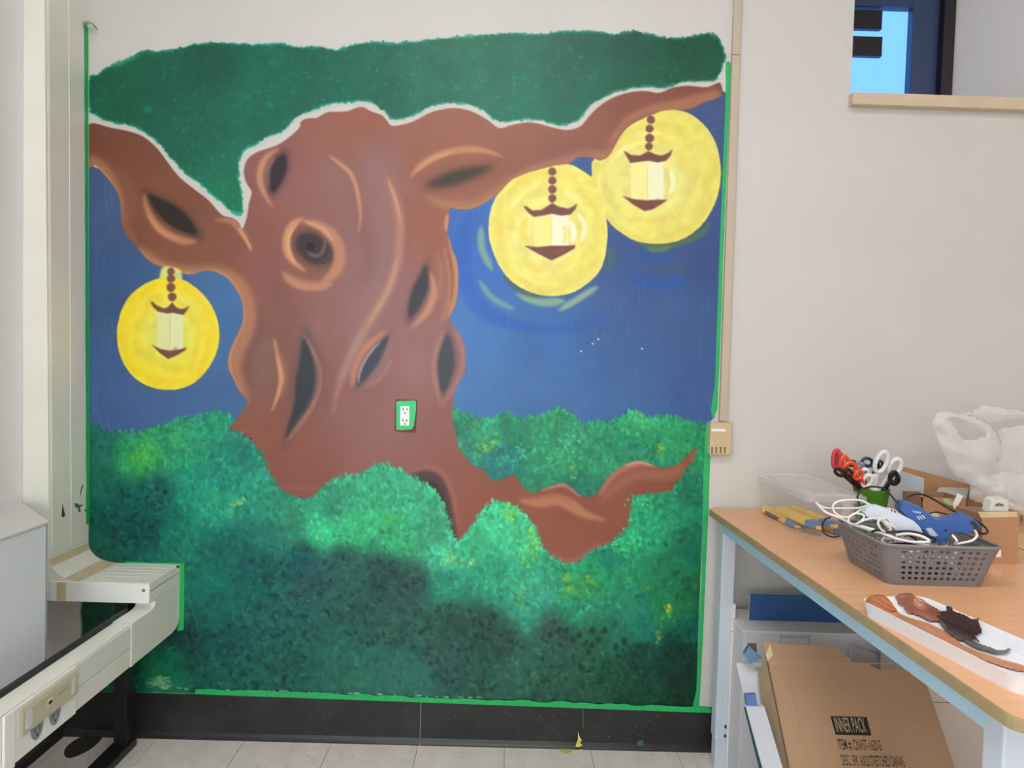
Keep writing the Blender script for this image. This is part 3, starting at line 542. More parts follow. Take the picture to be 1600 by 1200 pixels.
lantern(1, [(862,255),(890,257),(912,268),(930,283),(942,310),(948,345),(949,375),(943,410),(930,432),(905,452),(880,461),(850,462),(818,452),(792,432),(775,405),(765,375),(764,345),(770,318),(782,298),(800,280),(828,264)],
 (228,216,108), (230,222,136), (857,362), (94,104), [(863,268,6.4),(863,282,6.4),(863,296,6.6),(863,310,6.4)],
 [(818,323),(822,322),(832,329),(846,328),(863,317),(873,323),(888,326),(896,322),(902,318),(899,327),(892,335),(878,337),(862,334),(848,337),(834,339),(825,332)], ((835,888,338,385),((238,228,140),(236,234,206))),
 [(819,384),(840,386),(862,384),(885,384),(899,383),(898,388),(881,398),(862,407),(840,396)], [([(889,344),(897,362),(893,380)],7,(244,240,214),.95),([(902,332),(914,354),(907,379)],6,(240,236,196),.9),([(880,352),(884,366),(880,380)],5,(226,200,90),.6),([(824,340),(816,362),(826,382)],10,(228,206,84),.6)])
# -- raw wall left bare in the corner, thin bottom line of missed paint
sy, sx, m = fill(spl([(108,915),(124,918),(129,935),(126,955),(128,975),(127,1000),(128,1020),(122,1060),(106,1070)], True), .8)
IMG[sy, sx] = IMG[sy, sx]*(1-m[..., None]) + np.array((.74,.73,.71))*m[..., None]; CLS[sy, sx][m > .5] = 0
for _ in range(60):
    x = r_.uniform(140,760); y = 1072+(x-165)*.0315+r_.normal(0,.8); stroke([(x,y),(x+r_.uniform(2,9),y+.2)],1.3,(190,215,195),.5,r_.uniform(.5,.9))

# -- everything stays inside the taped rectangle
sy, sx, m = fill([(138.5,20),(1139,20),(1139,150),(1128,400),(1117,652),(1106,662),(1102,720),(1099,800),(1095,900),(1091,1000),(1088.5,1102),(1088,1110),(880,1103),(650,1095),(400,1087),(300,1084),(165,1081),(100,1079),(100,905),(138.5,905)], .4)
CL = np.zeros((MH, MW)); CL[sy, sx] = m
IMG = IMG*CL[..., None] + WALLC*(1-CL[..., None]); CLS[CL < .5] = 0
# ---- the paint film as meshes: one part for each painted thing, flat on the wall
def dilate(a, n):
    for _ in range(n):
        p = np.pad(a, 1, mode='edge'); b = a.copy()
        for dy, dx in ((0, 1), (2, 1), (1, 0), (1, 2)):
            q = p[dy:dy+a.shape[0], dx:dx+a.shape[1]]; b = np.where(b == 0, q, b)
        a = b
    return a
STEP = 1.25
gx = np.arange(0, MW-1.01, STEP); gy = np.arange(0, MH-1.01, STEP); NX, NY = len(gx), len(gy)
ix = gx.astype(int); iy = gy.astype(int); tx = (gx-ix)[None, :, None]; ty = (gy-iy)[:, None, None]
smp = (IMG[np.ix_(iy, ix)]*(1-tx)+IMG[np.ix_(iy, ix+1)]*tx)*(1-ty)+(IMG[np.ix_(iy+1, ix)]*(1-tx)+IMG[np.ix_(iy+1, ix+1)]*tx)*ty
wgt = np.clip(1-np.abs(smp-WALLC).sum(-1, keepdims=True)/.12, 0, 1)        # bare wall between the painted shapes keeps the wall's own colour
colr = np.clip((lin(smp)*(1.07-.07*wgt)-0.012*(1-wgt))/KALB, 0.002, 0.93)
cld = dilate(CLS, 3); fcx = np.clip((gx[:-1]+STEP/2).astype(int), 0, MW-1); fcy = np.clip((gy[:-1]+STEP/2).astype(int), 0, MH-1)
fcls = cld[np.ix_(fcy, fcx)]
PXg, PYg = np.meshgrid(gx+MX0, gy+MY0)
fv, rv, uv = np.array(_f), np.array(_r), np.array(_u)
D3 = fv*F_PX + rv*(PXg-800)[..., None] - uv*(PYg-600)[..., None]
YM = -0.0012
pos = np.array(CAM) + D3*((YM-CAM.y)/D3[..., 1])[..., None]
VID = np.arange(NX*NY).reshape(NY, NX)
M_paint = bpy.data.materials.new('mural_paint'); M_paint.use_nodes = True; nt = M_paint.node_tree; b = nt.nodes['Principled BSDF']
ca = nt.nodes.new('ShaderNodeVertexColor'); ca.layer_name = 'paint'; nt.links.new(ca.outputs[0], b.inputs['Base Color'])
b.inputs['Roughness'].default_value = 0.42; b.inputs['Specular IOR Level'].default_value = 0.36
tc = nt.nodes.new('ShaderNodeTexCoord'); nz_ = nt.nodes.new('ShaderNodeTexNoise'); nz_.inputs['Scale'].default_value = 130; nz_.inputs['Detail'].default_value = 4
mp = nt.nodes.new('ShaderNodeMapping'); mp.inputs['Scale'].default_value = (1, 1, .6); nt.links.new(tc.outputs['Object'], mp.inputs[0]); nt.links.new(mp.outputs[0], nz_.inputs['Vector'])
bp = nt.nodes.new('ShaderNodeBump'); bp.inputs['Strength'].default_value = 0.12; bp.inputs['Distance'].default_value = 0.002; nt.links.new(nz_.outputs['Fac'], bp.inputs['Height']); nt.links.new(bp.outputs[0], b.inputs['Normal'])
mural_loc = at(640, 1092, Y=0)
mural = thing('wall_mural', 'painted wall mural of a twisted brown tree with yellow lanterns over green bushes', 'mural', mural_loc)
def paint_part(name, classes, parent, label=None):
    sel = np.isin(fcls, classes); jy, jx = np.nonzero(sel)
    if len(jy) == 0: return None
    q = np.stack([VID[jy, jx], VID[jy+1, jx], VID[jy+1, jx+1], VID[jy, jx+1]], 1)
    used, inv = np.unique(q.ravel(), return_inverse=True); nf = len(q)
    me = bpy.data.meshes.new(name); me.vertices.add(len(used)); me.vertices.foreach_set('co', (pos.reshape(-1, 3)[used]-np.array(mural_loc)).astype(np.float32).ravel())
    me.loops.add(nf*4); me.loops.foreach_set('vertex_index', inv.astype(np.int32).ravel()); me.polygons.add(nf)
    me.polygons.foreach_set('loop_start', np.arange(0, nf*4, 4, dtype=np.int32)); me.update(calc_edges=True)
    at_ = me.color_attributes.new('paint', 'FLOAT_COLOR', 'POINT'); cc = np.ones((len(used), 4), np.float32); cc[:, :3] = colr.reshape(-1, 3)[used]; at_.data.foreach_set('color', cc.ravel())
    me.materials.append(M_paint); o = bpy.data.objects.new(name, me); COL.objects.link(o); o.parent = parent
    if label: o['label'] = label
    return o
paint_part('painted_sky', [SKY], mural, 'dusk blue sky left of the tree'); paint_part('painted_sky', [SKYR], mural, 'dusk blue sky right of the tree')
paint_part('painted_canopy', [CANOPY], mural, 'dark green dry-brushed tree canopy')
paint_part('painted_tree', [TREE], mural, 'twisted brown tree trunk with hollow knots, branches and root')
paint_part('painted_bushes', [BUSH], mural, 'dabbed green bushes')
for k, lb in ((0, 'yellow lantern hanging from the left branch'), (1, 'lower of the two pale yellow lanterns on the right branch'), (2, 'upper pale yellow lantern at the tip of the right branch')):
    g = paint_part('painted_lantern', [LAMP+10*k], mural, lb)
    for j in range(4): paint_part('chain_bead', [LAMP+10*k+1+j], g)
    paint_part('lantern_cap', [LAMP+10*k+5], g); paint_part('lantern_body', [LAMP+10*k+6], g); paint_part('lantern_base', [LAMP+10*k+7], g)
# ------------------------------------------------------------------ masking tape, outlet, thermostat, conduit
M_tape = mat('tape_green', (34,176,96), 0.5, 0.10, 30, .1, 90)
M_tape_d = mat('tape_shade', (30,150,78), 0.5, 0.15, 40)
def wallpoly(px, Y, off, X=None): return [at(a, b, Y=Y) if X is None else at(a, b, X=X) for a, b in px]
def tape(label, px, Y=-.0016, th=-.0006, name='masking_tape', m=M_tape, X=None):
    pts = wallpoly(px, Y, th, X); mb = MB().prism(pts, (0, th, 0) if X is None else (-th, 0, 0))
    o = mb.build(name, m); return tag(o, label, 'tape')
def ragged(p0, p1, w, n, amp, seed, inner=-1):
    """a tape strip with one straight and one paint-smeared edge, in photo pixels"""
    r = random.Random(seed); a, b = Vector(p0), Vector(p1); d = (b-a).normalized(); nn = Vector((-d.y, d.x))*inner
    return [tuple(a+(b-a)*(i/n)) for i in range(n+1)] + [tuple(a+(b-a)*(i/n)+nn*(w+r.uniform(-amp, amp))) for i in range(n, -1, -1)]
tape('green masking tape along the top of the black baseboard under the mural', ragged((305,1084.5),(1111,1114),8.5,60,1.8,1,-1), Y=-.0062)
tape('green masking tape down the right edge of the mural beside the tan conduit', [(1134,97),(1140,96),(1142,102),(1136,250),(1130,400),(1126,520),(1121,640),(1113,654),(1111,640),(1117,600),(1124,400),(1130,250),(1134,150)])
tape('short green tape torn beside the tan thermostat', [(1104,659),(1110,659),(1108,712),(1102,712),(1101,690)])
tape('green masking tape down the mural edge from the thermostat to the floor', [(1101,712),(1110,712),(1108,760),(1107,800),(1103,880),(1099,980),(1094,1080),(1092,1108),(1081,1118),(1083,1100),(1088,1080),(1090,1040),(1092,980),(1096,900),(1098,800),(1099,740)])
# curl of tape in the upper left corner and the long strip on the trunking side
XT = -1.4445; XTP = (Vector((XT, 0, .69)), Vector((1, 0, .0112)))          # the trunking leans a touch
def xt(z): return XT-(z-.69)*.0112
lt = thing('masking_tape', 'long green tape strip on the trunking with its loose curled top end', 'tape', at(137, 820, Y=-.004))
mb = MB(); ys = list(range(40, 830, 20)); r = random.Random(3)
n1 = Vector((.0010, 0, 0))
L_ = [at(131.2+(y-40)*.004+r.uniform(-.4, .4), y, plane=XTP)+n1 for y in ys]; R_ = [Vector((xt(v.z), -.002, v.z))+n1 for v in L_]
for i in range(len(ys)-1): mb.prism([L_[i], R_[i], R_[i+1], L_[i+1]], (.0006, 0, 0))
mb.build('strip', M_tape, lt)
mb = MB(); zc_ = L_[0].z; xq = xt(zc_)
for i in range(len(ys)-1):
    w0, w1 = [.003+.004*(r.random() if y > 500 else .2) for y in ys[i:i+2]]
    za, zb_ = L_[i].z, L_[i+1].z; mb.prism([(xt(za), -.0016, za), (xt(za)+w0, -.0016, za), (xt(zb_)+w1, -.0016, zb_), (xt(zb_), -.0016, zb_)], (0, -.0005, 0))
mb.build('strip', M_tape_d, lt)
mb = MB(); c = [Vector((xq+.001, -.014, zc_-.004)), Vector((xq+.003, -.016, zc_+.008)), Vector((xq+.016, -.02, zc_+.012)), Vector((xq+.032, -.022, zc_+.006)), Vector((xq+.043, -.022, zc_-.008))]; c = curve3(c, 4)
for i in range(len(c)-1): mb.add([c[i]+Vector((0,.010,0)), c[i]+Vector((0,-.012,0)), c[i+1]+Vector((0,-.012,-.002)), c[i+1]+Vector((0,.010,-.002))], [(0,1,2,3)])
mb.build('curl', M_tape, lt, smooth=True, solid=.0006)
# tape around the raceway end
tape('green masking tape bordering the end of the cream raceway shelf', [(196,877),(240,879),(288,879.5),(288,940),(287,984),(277,986),(279,960),(281,886),(240,885),(196,883)])
# receptacle
M_white = mat('plastic_white', (238,240,240), 0.35, 0.02); M_slot = mat('slot_dark', (60,58,58), 0.6); M_brownpaint = mat('paint_brown', (112,58,40), 0.6, .15, 60)
o0 = at(634, 652, Y=0); out = thing('wall_outlet', 'white double outlet framed in green tape on the painted trunk', 'outlet', o0)
MB().prism(wallpoly([(618,623.5),(652,625.5),(649.5,675.5),(617,673.5)], -.0015, 0), (0, -.004, 0)).build('cover_plate', M_brownpaint, out, bevel=.001)
MB().prism(wallpoly([(619.5,627),(649.5,626),(650,640),(648,655),(646.5,666),(643,671),(630,672),(619.5,671.5)], -.0056, 0), (0, -.0006, 0)).build('tape_mask', mat('tape_bright', (52,205,128), .5, .06, 60), out)
ins = MB().prism(wallpoly([(626,634.5),(640,634.5),(639.5,665),(625.5,664.5)], -.0055, 0), (0, -.004, 0)).build('receptacle', M_white, out, bevel=.0008)
for px, py, w, h in ((630.3,639.3,1.3,4.5),(636,639.6,1.3,3.6),(629.8,656.8,1.3,4.5),(635.5,657.1,1.3,3.6)):
    MB().prism(wallpoly([(px-w/2,py-h/2),(px+w/2,py-h/2),(px+w/2,py+h/2),(px-w/2,py+h/2)], -.0095, 0), (0, -.0003, 0)).build('slot', M_slot, ins)
for px, py in ((633,645.2),(632.6,662.4)):
    MB().prism(wallpoly([(px+1.2*math.cos(t), py+1.2*math.sin(t)) for t in np.linspace(0, 6.28, 9)[:-1]], -.0095, 0), (0, -.0003, 0)).build('ground_hole', M_slot, ins)
# thermostat
M_tan = mat('thermostat_tan', (203,180,142), 0.45, 0.04, 20); M_tan2 = mat('conduit_tan', (190,174,155), 0.5, 0.03, 10)
th = thing('thermostat', 'small tan thermostat box with vent slots on the wall beside the mural', 'thermostat', at(1123, 710, Y=0))
a, b_ = at(1106.5, 659, Y=0), at(1138.5, 709, Y=0)
MB().box(a.x, b_.x, -.03, 0, b_.z, a.z).build('housing', M_tan, th, bevel=.005, bseg=3)
c, d = at(1112, 669.8, Y=-.03), at(1133, 674.3, Y=-.03); MB().box(c.x, d.x, -.0312, -.029, d.z, c.z).build('display_strip', M_white, th)
for px in (1112.5, 1119, 1126, 1132.5):
    c, d = at(px-.9, 699, Y=-.03), at(px+.9, 707.5, Y=-.03); MB().box(c.x, d.x, -.0308, -.029, d.z, c.z).build('vent_slot', mat('vent_brown', (120,98,62), .7), th)
    for q in (699.6, 706.8):
        e = at(px, q, Y=-.03); MB().box(e.x-.0032, e.x+.0032, -.0307, -.029, e.z-.0026, e.z+.0026).build('vent_slot', MATS['vent_brown'], th)
cd = thing('wall_conduit', 'tan surface conduit running up the wall from the thermostat', 'conduit', at(1130, 657, Y=0))
zj = at(1148, 89, Y=0).z
def cond(z0, z1, y0, y1):
    A = [(at(px, y0, Y=-.0).x) for px in (1141.5-y0*.0345+3.5, 1155-y0*.0345+2.0)]; B = [(at(px, y1, Y=-.0).x) for px in (1141.5-y1*.0345+3.5, 1155-y1*.0345+2.0)]
    return MB().add([(A[0],0,z0),(A[1],0,z0),(A[1],-.018,z0),(A[0],-.018,z0),(B[0],0,z1),(B[1],0,z1),(B[1],-.018,z1),(B[0],-.018,z1)], [(0,1,2,3),(4,5,6,7),(0,1,5,4),(1,2,6,5),(2,3,7,6),(3,0,4,7)])
zb = at(1130, 657, Y=0).z
cond(zb, zj-.0008, 657, 89).build('conduit_channel', M_tan2, cd, bevel=.003); cond(zj+.0008, ZC, 89, -330).build('conduit_channel', M_tan2, cd, bevel=.003)

# ------------------------------------------------------------------ cream raceway in the left corner
M_cream = mat('raceway_cream', (230,230,220), 0.42, 0.03, 6); M_cream2 = mat('raceway_panel', (222,224,220), 0.42, 0.04, 9, c2=(230,231,226)); M_cream_w = mat('raceway_warm', (236,234,224), 0.4, .03, 8)
M_stain = mat('glue_stain', (205,182,140), 0.6, .08, 18, c2=(214,200,168)); M_rub = mat('rubber_strip', (34,34,36), 0.5); M_bsteel = mat('steel_black', (26,26,28), 0.4, .1)
M_chip = mat('chipped_paint', (70,66,54), 0.7); M_lightplate = mat('module_white', (238,240,236), 0.38, .02)
XE = -1.123; XB = XE-.062; ZT, ZL = .617, .553; RT, RB = .525, .394
rw = thing('cable_raceway', 'cream metal cable raceway with corner trunking, shelf and outlet rail on a black leg', 'raceway', (-1.3, -.1, 0))
col_ = MB().add([(XL,-.215,.69),(xt(.69),-.215,.69),(xt(.69),0,.69),(XL,0,.69),(XL,-.235,ZC),(xt(ZC),-.235,ZC),(xt(ZC),0,ZC),(XL,0,ZC)], [(0,3,2,1),(4,5,6,7),(0,1,5,4),(1,2,6,5),(2,3,7,6),(3,0,4,7)]).build('trunk_column', M_cream, rw, bevel=.004)
for y in (-.196, -.203, -.098): MB().prism([(xt(.70)-.001, y-.0012, .70), (xt(.70)+.0014, y-.0012, .70), (xt(ZC)+.0014, y*1.08-.0012, ZC), (xt(ZC)-.001, y*1.08-.0012, ZC)], (0, .0024, 0)).build('rib', M_cream_w, col_)
def chips(px, X, par, m):
    pts = [at(a, b, plane=XTP) if X == XT else at(a, b, X=X) for a, b in px]; return MB().prism(pts, (.0006, 0, 0)).build('paint_chip', m, par)
chips([(97.5,787),(100.5,800),(101.5,806),(98.5,809),(96,806)], XT, col_, M_chip)
chips([(82,784),(83.5,784),(81,789)], XT, col_, M_chip)
M_smear = mat('green_smear', (70,112,92), .6, .2, 60)
chips([(116,787),(120,786),(124,789),(130,788),(125,793),(126,799),(123,800),(121,794),(117,792)], XT, col_, M_smear); chips([(127,760),(131,757),(128,764),(125.5,776),(125,772)], XT, col_, M_smear); chips([(132,796),(134.5,797),(133,800)], XT, col_, M_chip)
# cove elbow
EW, EZ = .10, .690
prof = [(XT+EW*(1-math.cos(R(q))), EZ-(EZ-ZT)*math.sin(R(q))) for q in range(0, 91, 6)]
xe = prof[-1][0]
MB().prism([(x, 0, z) for x, z in prof]+[(xe, 0, ZL), (XL, 0, ZL), (XL, 0, EZ)], (0, -.213, 0)).build('elbow', M_cream_w, rw, smooth=True)
def band(q0, q1, name):
    m2 = MB(); qs = np.linspace(q0, q1, 6); P_ = [(XT+EW*(1-math.cos(R(q)))+.0008, EZ-(EZ-ZT)*math.sin(R(q))+.0010) for q in qs]
    for i in range(5): m2.add([(P_[i][0], -.001, P_[i][1]), (P_[i+1][0], -.001, P_[i+1][1]), (P_[i+1][0], -.2135, P_[i+1][1]), (P_[i][0], -.2135, P_[i][1])], [(0,1,2,3)])
    return m2.build(name, M_stain, rw)
band(4, 22, 'glue_band'); band(60, 88, 'glue_band')
sh = MB().box(xe, XE, -.212, 0, ZL, ZT).build('shelf', M_cream_w, rw, bevel=.0025)
for y in (-.15, -.115, -.08, -.05): MB().box(xe+.01, XE-.012, y-.0006, y+.0006, ZT-.0004, ZT+.0007).build('rib', M_cream, sh)
MB().box(XL+.09, XE, -.2175, -.2125, ZL, ZT-.001).build('fascia', M_lightplate, rw, bevel=.0012)
MB().box(XL+.112, XL+.142, -.2182, -.2170, ZL+.002, ZT-.002).build('glue_band', M_stain, rw)
MB().lathe([(0, .0022), (.0045, .0018), (.0055, 0)], (XE-.018, -.2175, ZT-.022), 14, Matrix(((1,0,0),(0,0,-1),(0,1,0)))).build('screw', mat('screw_grey', (130,132,134), .4, metal=.3), rw, smooth=True)
MB().box(XE, XE+.0010, -.213, -.004, ZT-.0265, ZT-.0255).build('edge_cap', M_chip, rw)
chips([(276,884),(281,883.5),(279,888),(275,886)], XE, sh, M_chip)
# end panel with its curved neck
neck = curve3([(-.186, 0, ZL), (-.177, 0, .545), (-.176, 0, .537), (-.183, 0, .5285), (-.198, 0, .5245), (-.225, 0, .5235), (-.265, 0, .5245), (-.316, 0, RT)], 4)
neck = [(v.x, v.z) for v in neck]
ep = [(0, ZL)]+neck+[(-.316, RB), (-.055, RB), (-.025, RB+.006), (-.006, RB+.022), (0, RB+.04)]
MB().prism([(XB+.002, y, z) for y, z in ep], (XE-XB-.002, 0, 0)).build('end_panel', M_cream, rw, smooth=True)
outer = [(y-.003, z+.003) for y, z in neck]
MB().prism([(XB, y, z) for y, z in neck]+[(XB, y, min(z, ZL-.0005)) for y, z in outer[::-1]], (XE-XB+.0012, 0, 0)).build('neck', M_lightplate, rw, smooth=True)
Y0r, Y1r = -.316, -1.55
MB().box(XB, XE-.003, Y1r, Y0r, RB, RT).build('rail', M_cream_w, rw, bevel=.003)
MB().box(XE-.003, XE+.0005, -.606, Y0r-.012, RB+.062, RT-.006).build('cover_panel', M_cream2, rw, bevel=.001); MB().box(XE-.003, XE, -.606, Y0r-.012, RB+.002, RB+.060).build('cover_panel', M_cream, rw, bevel=.001)
MB().box(XE-.003, XE+.0022, Y0r-.012, Y0r+.002, RB, RT).build('joint_strip', M_cream_w, rw, bevel=.001)
MB().box(XB-.014, XB-.001, Y1r, -.225, RT-.006, RT+.012).build('gasket', M_rub, rw, bevel=.002)
md = MB().box(XE-.003, XE+.003, -.862, -.611, RB-.001, RT-.004).build('outlet_module', M_lightplate, rw, bevel=.002)
MB().box(XE+.003, XE+.010, -.893, -.858, RB-.003, RT+.001).build('joint_strip', M_lightplate, rw, bevel=.002)
MB().box(XE-.002, XE+.003, Y1r, -.893, RB, RT-.003).build('cover_panel', M_cream, rw)
M_hood = mat('module_tan', (196,189,164), 0.42, .03, 12); M_lab = mat('label_window', (208,212,218), .3); M_rec = mat('receptacle_grey', (140,144,154), 0.4, .05)
HZ0, HZ1 = .449, .516
hd = MB().prism([(XE+.003, -.833, HZ0), (XE+.010, -.833, HZ0), (XE+.011, -.833, HZ1-.012), (XE+.0075, -.833, HZ1-.002), (XE+.003, -.833, HZ1)], (0, .219, 0)).build('hood', M_hood, md, bevel=.001)
for y0, y1 in ((-.820, -.800), (-.642, -.628)): MB().box(XE+.010, XE+.0118, y0, y1, HZ0+.010, HZ1-.016).build('label_holder', M_lab, hd)
MB().box(XE+.010, XE+.0116, -.742, -.722, HZ0+.026, HZ0+.042).build('data_port', mat('port_cream', (226,222,200), .4), hd); MB().box(XE+.0114, XE+.0121, -.739, -.725, HZ0+.029, HZ0+.038).build('data_port', M_blk, hd)
for k in range(8): MB().box(XE+.0106, XE+.0113, -.700+k*.0056, -.6968+k*.0056, HZ0+.036, HZ0+.0385+.0012*(k % 2)).build('print_mark', mat('print_grey', (150,146,128), .6), hd)
for yc in (-.772, -.702):
    pts = [(XE+.003, yc+.0235*math.cos(t), HZ0+.001+.041*math.sin(t)) for t in np.linspace(math.pi, 2*math.pi, 15)]
    rc = MB().prism(pts, (.0022, 0, 0)).build('receptacle', M_rec, md)
    for dy in (-.009, .009): MB().box(XE+.005, XE+.0056, yc+dy-.0014, yc+dy+.0014, HZ0-.020, HZ0-.008).build('slot', M_slot, rc)
    MB().box(XE+.005, XE+.0056, yc-.0035, yc+.0035, HZ0-.031, HZ0-.0255).build('slot', M_slot, rc)
for y in (-.74, -.665): MB().box(XE+.003, XE+.0045, y-.003, y+.003, RB+.010, RB+.016).build('clip', M_white, md)
# black leg and its foot
MB().box(-1.291, -1.247, -.108, -.062, .008, ZL-.001).build('leg', M_bsteel, rw, bevel=.003)
MB().box(-1.300, -1.238, -.75, -.055, 0, .028).build('foot', M_bsteel, rw, bevel=.005)
MB().box(-1.291, XB+.01, -.104, -.061, RB+.02, RB+.05).build('bracket', M_bsteel, rw)
# ------------------------------------------------------------------ white cabinet by the left wall
M_cab = mat('cabinet_white', (222,226,232), 0.4, .02, 3)
cb = thing('metal_cabinet', 'plain white metal cabinet with a chamfered corner mounted on the left wall', 'cabinet', (-1.41, -.8, .40))
fp = [(-1.268, -.505), (-1.5285, -.245), (-1.5285, -1.5), (-1.278, -1.5)]
MB().prism([(x, y, .40) for x, y in fp], (0, 0, .474)).build('body', M_cab, cb, bevel=.003)
MB().prism([(x, y, .874) for x, y in [(-1.264,-.501),(-1.5285,-.237),(-1.5285,-1.505),(-1.274,-1.505)]], (0, 0, .006)).build('top', mat('cabinet_top', (208,206,206), .45, .02, 4), cb, bevel=.002)
MB().box(-1.2695, -1.2665, -.512, -.504, .402, .873).build('edge_strip', mat('cabinet_edge', (170,172,172), .4), cb)
# dark worn patch and scraps on the floor
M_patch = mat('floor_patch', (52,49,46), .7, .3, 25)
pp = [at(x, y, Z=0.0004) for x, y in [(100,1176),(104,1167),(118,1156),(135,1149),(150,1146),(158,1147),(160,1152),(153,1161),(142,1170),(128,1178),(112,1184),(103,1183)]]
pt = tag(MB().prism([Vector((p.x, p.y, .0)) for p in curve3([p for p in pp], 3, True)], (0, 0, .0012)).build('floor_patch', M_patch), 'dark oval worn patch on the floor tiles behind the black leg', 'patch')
M_scrap = mat('scrap_green', (170,205,110), .6, .1, 60); M_scrapy = mat('scrap_yellow', (222,214,96), .6, .1, 60)
def scrap(px, label, m, z=.0, Y=None, h=.0015):
    pts = [at(x, y, Z=0) if Y is None else at(x, y, Y=Y) for x, y in px]
    return tag(MB().prism(pts, (0, 0, h) if Y is None else (0, -h, 0)).build('tape_scrap', m), label, 'scrap')
scrap([(871,1166),(880,1163.8),(885,1166),(894,1164.5),(894,1175),(884,1178),(873,1174)], 'pale green tape scrap lying flat on the floor by the baseboard', M_scrap)
scrap([(901,1160),(903,1155),(903,1143),(906,1152),(909,1156),(906,1161),(910,1164),(905,1167),(899,1167)], 'jagged yellow paper scrap standing against the baseboard', M_scrapy, Y=-.02)
scrap([(904,1166),(910,1165),(911,1171),(906,1173)], 'tiny yellow paper crumb on the floor tile', M_scrapy)
for nm, px in (('paint_drip', [(910,1109),(912.5,1109),(912,1125),(912.5,1139),(911,1140),(910.5,1125)]), ('paint_drip', [(996,1158),(1004,1156),(1006,1163),(1003,1168),(996,1167)])):
    MB().prism(wallpoly(px, -.0060 if px[0][0] < 950 else -.0075, 0), (0, -.0008, 0)).build(nm, mat('drip_green', (58,100,84), .6), bb)
# ------------------------------------------------------------------ work table
ZT_ = .8744; TX0, TX1, TY0, TY1 = .7155, 1.470, -.022, -1.492; TROT = R(1.4)
M_wood = mat('table_wood', (222,166,121), 0.36, .05, 3.0, c2=(230,176,132)); M_edge = mat('table_edge', (164,142,106), 0.55, .12, 25, .1, 80); M_bsteel2 = mat('table_steel_blue', (182,212,234), 0.4, .03, 8); M_lsteel = mat('table_steel_grey', (202,209,220), 0.4, .03, 8)
def grain(m):
    nt = m.node_tree; nz = [n for n in nt.nodes if n.type == 'TEX_NOISE'][0]; tc = [n for n in nt.nodes if n.type == 'TEX_COORD'][0]
    mp = nt.nodes.new('ShaderNodeMapping'); mp.inputs['Scale'].default_value = (1.2, 22, 1); nt.links.new(tc.outputs['Object'], mp.inputs[0]); nt.links.new(mp.outputs[0], nz.inputs['Vector'])
grain(M_wood)
def table(x0, x1, y0, y1, label, mwood, zt=ZT_):
    w_, d_ = x1-x0, abs(y1-y0); ca_, sa_ = math.cos(TROT), math.sin(TROT)
    px_, py_ = x0, max(y0, y1)                                        # rear left corner stays put when the table is turned
    cxx = px_-(ca_*(-w_/2)-sa_*(d_/2)); cyy = py_-(sa_*(-w_/2)+ca_*(d_/2))
    x0, x1, y0, y1 = cxx-w_/2, cxx+w_/2, cyy+d_/2, cyy-d_/2
    t = thing('work_table', label, 'table', (cxx, cyy, 0)); t.rotation_euler.z = TROT
    pl = rrect((x0+x1)/2, (y0+y1)/2, x1-x0, abs(y1-y0), .028, 6)
    MB().prism([(x, y, zt-.0225) for x, y in pl], (0, 0, .0215)).build('edge_band', M_edge, t, bevel=.003)
    pl = rrect((x0+x1)/2, (y0+y1)/2, x1-x0-.003, abs(y1-y0)-.003, .027, 6)
    MB().prism([(x, y, zt-.0012) for x, y in pl], (0, 0, .0012)).build('table_top', mwood, t)
    ya, yb = max(y0, y1), min(y0, y1)
    for xa in (x0+.0262, x1-.0462): MB().box(xa, xa+.02, yb+.100, ya-.096, zt-.066, zt-.0225).build('apron', M_bsteel2, t, bevel=.002)
    for yq in (ya-.075, yb+.0602): MB().box(x0+.070, x1-.070, yq, yq+.02, zt-.066, zt-.0225).build('apron', M_bsteel2, t, bevel=.002)
    for xa in (x0+.026, x1-.071):
        for yq in (ya-.098, yb+.060):
            lg = MB().box(xa, xa+.045, yq, yq+.045, .105, zt-.0225).build('leg', M_lsteel, t, bevel=.004)
            MB().box(xa+.003, xa+.042, yq+.003, yq+.042, 0, .12).build('foot_insert', M_lsteel, lg, bevel=.004)
            MB().box(xa+.024, xa+.046, yq-.0025, yq, .098, .165).build('foot_plate', M_lsteel, lg, bevel=.001)
            for z in (.118, .150):
                MB().lathe([(0, .003), (.004, .0028), (.0065, .001), (.0065, 0)], (xa+.036, yq-.0025, z), 12, Matrix(((1,0,0),(0,0,-1),(0,1,0)))).build('bolt', M_blk, lg)
    return t
tb = table(TX0, TX1, TY0, TY1, 'work table with orange wood top and pale blue steel frame against the wall', M_wood)
table(1.476, 2.25, -.045, -1.45, 'second work table with lighter yellow wood top at the right edge of the photo', (lambda m: (grain(m), m)[1])(mat('table_wood_yellow', (222,188,130), .4, .05, 3)))
# ------------------------------------------------------------------ under the table
M_whitebox = mat('carton_white', (226,223,222), .6, .03, 5); M_whitebox2 = mat('carton_lilac', (216,212,220), .6, .03, 5); M_navybox = mat('carton_navy', (44,84,136), .5, .08, 10); M_line = mat('carton_line', (120,116,120), .7)
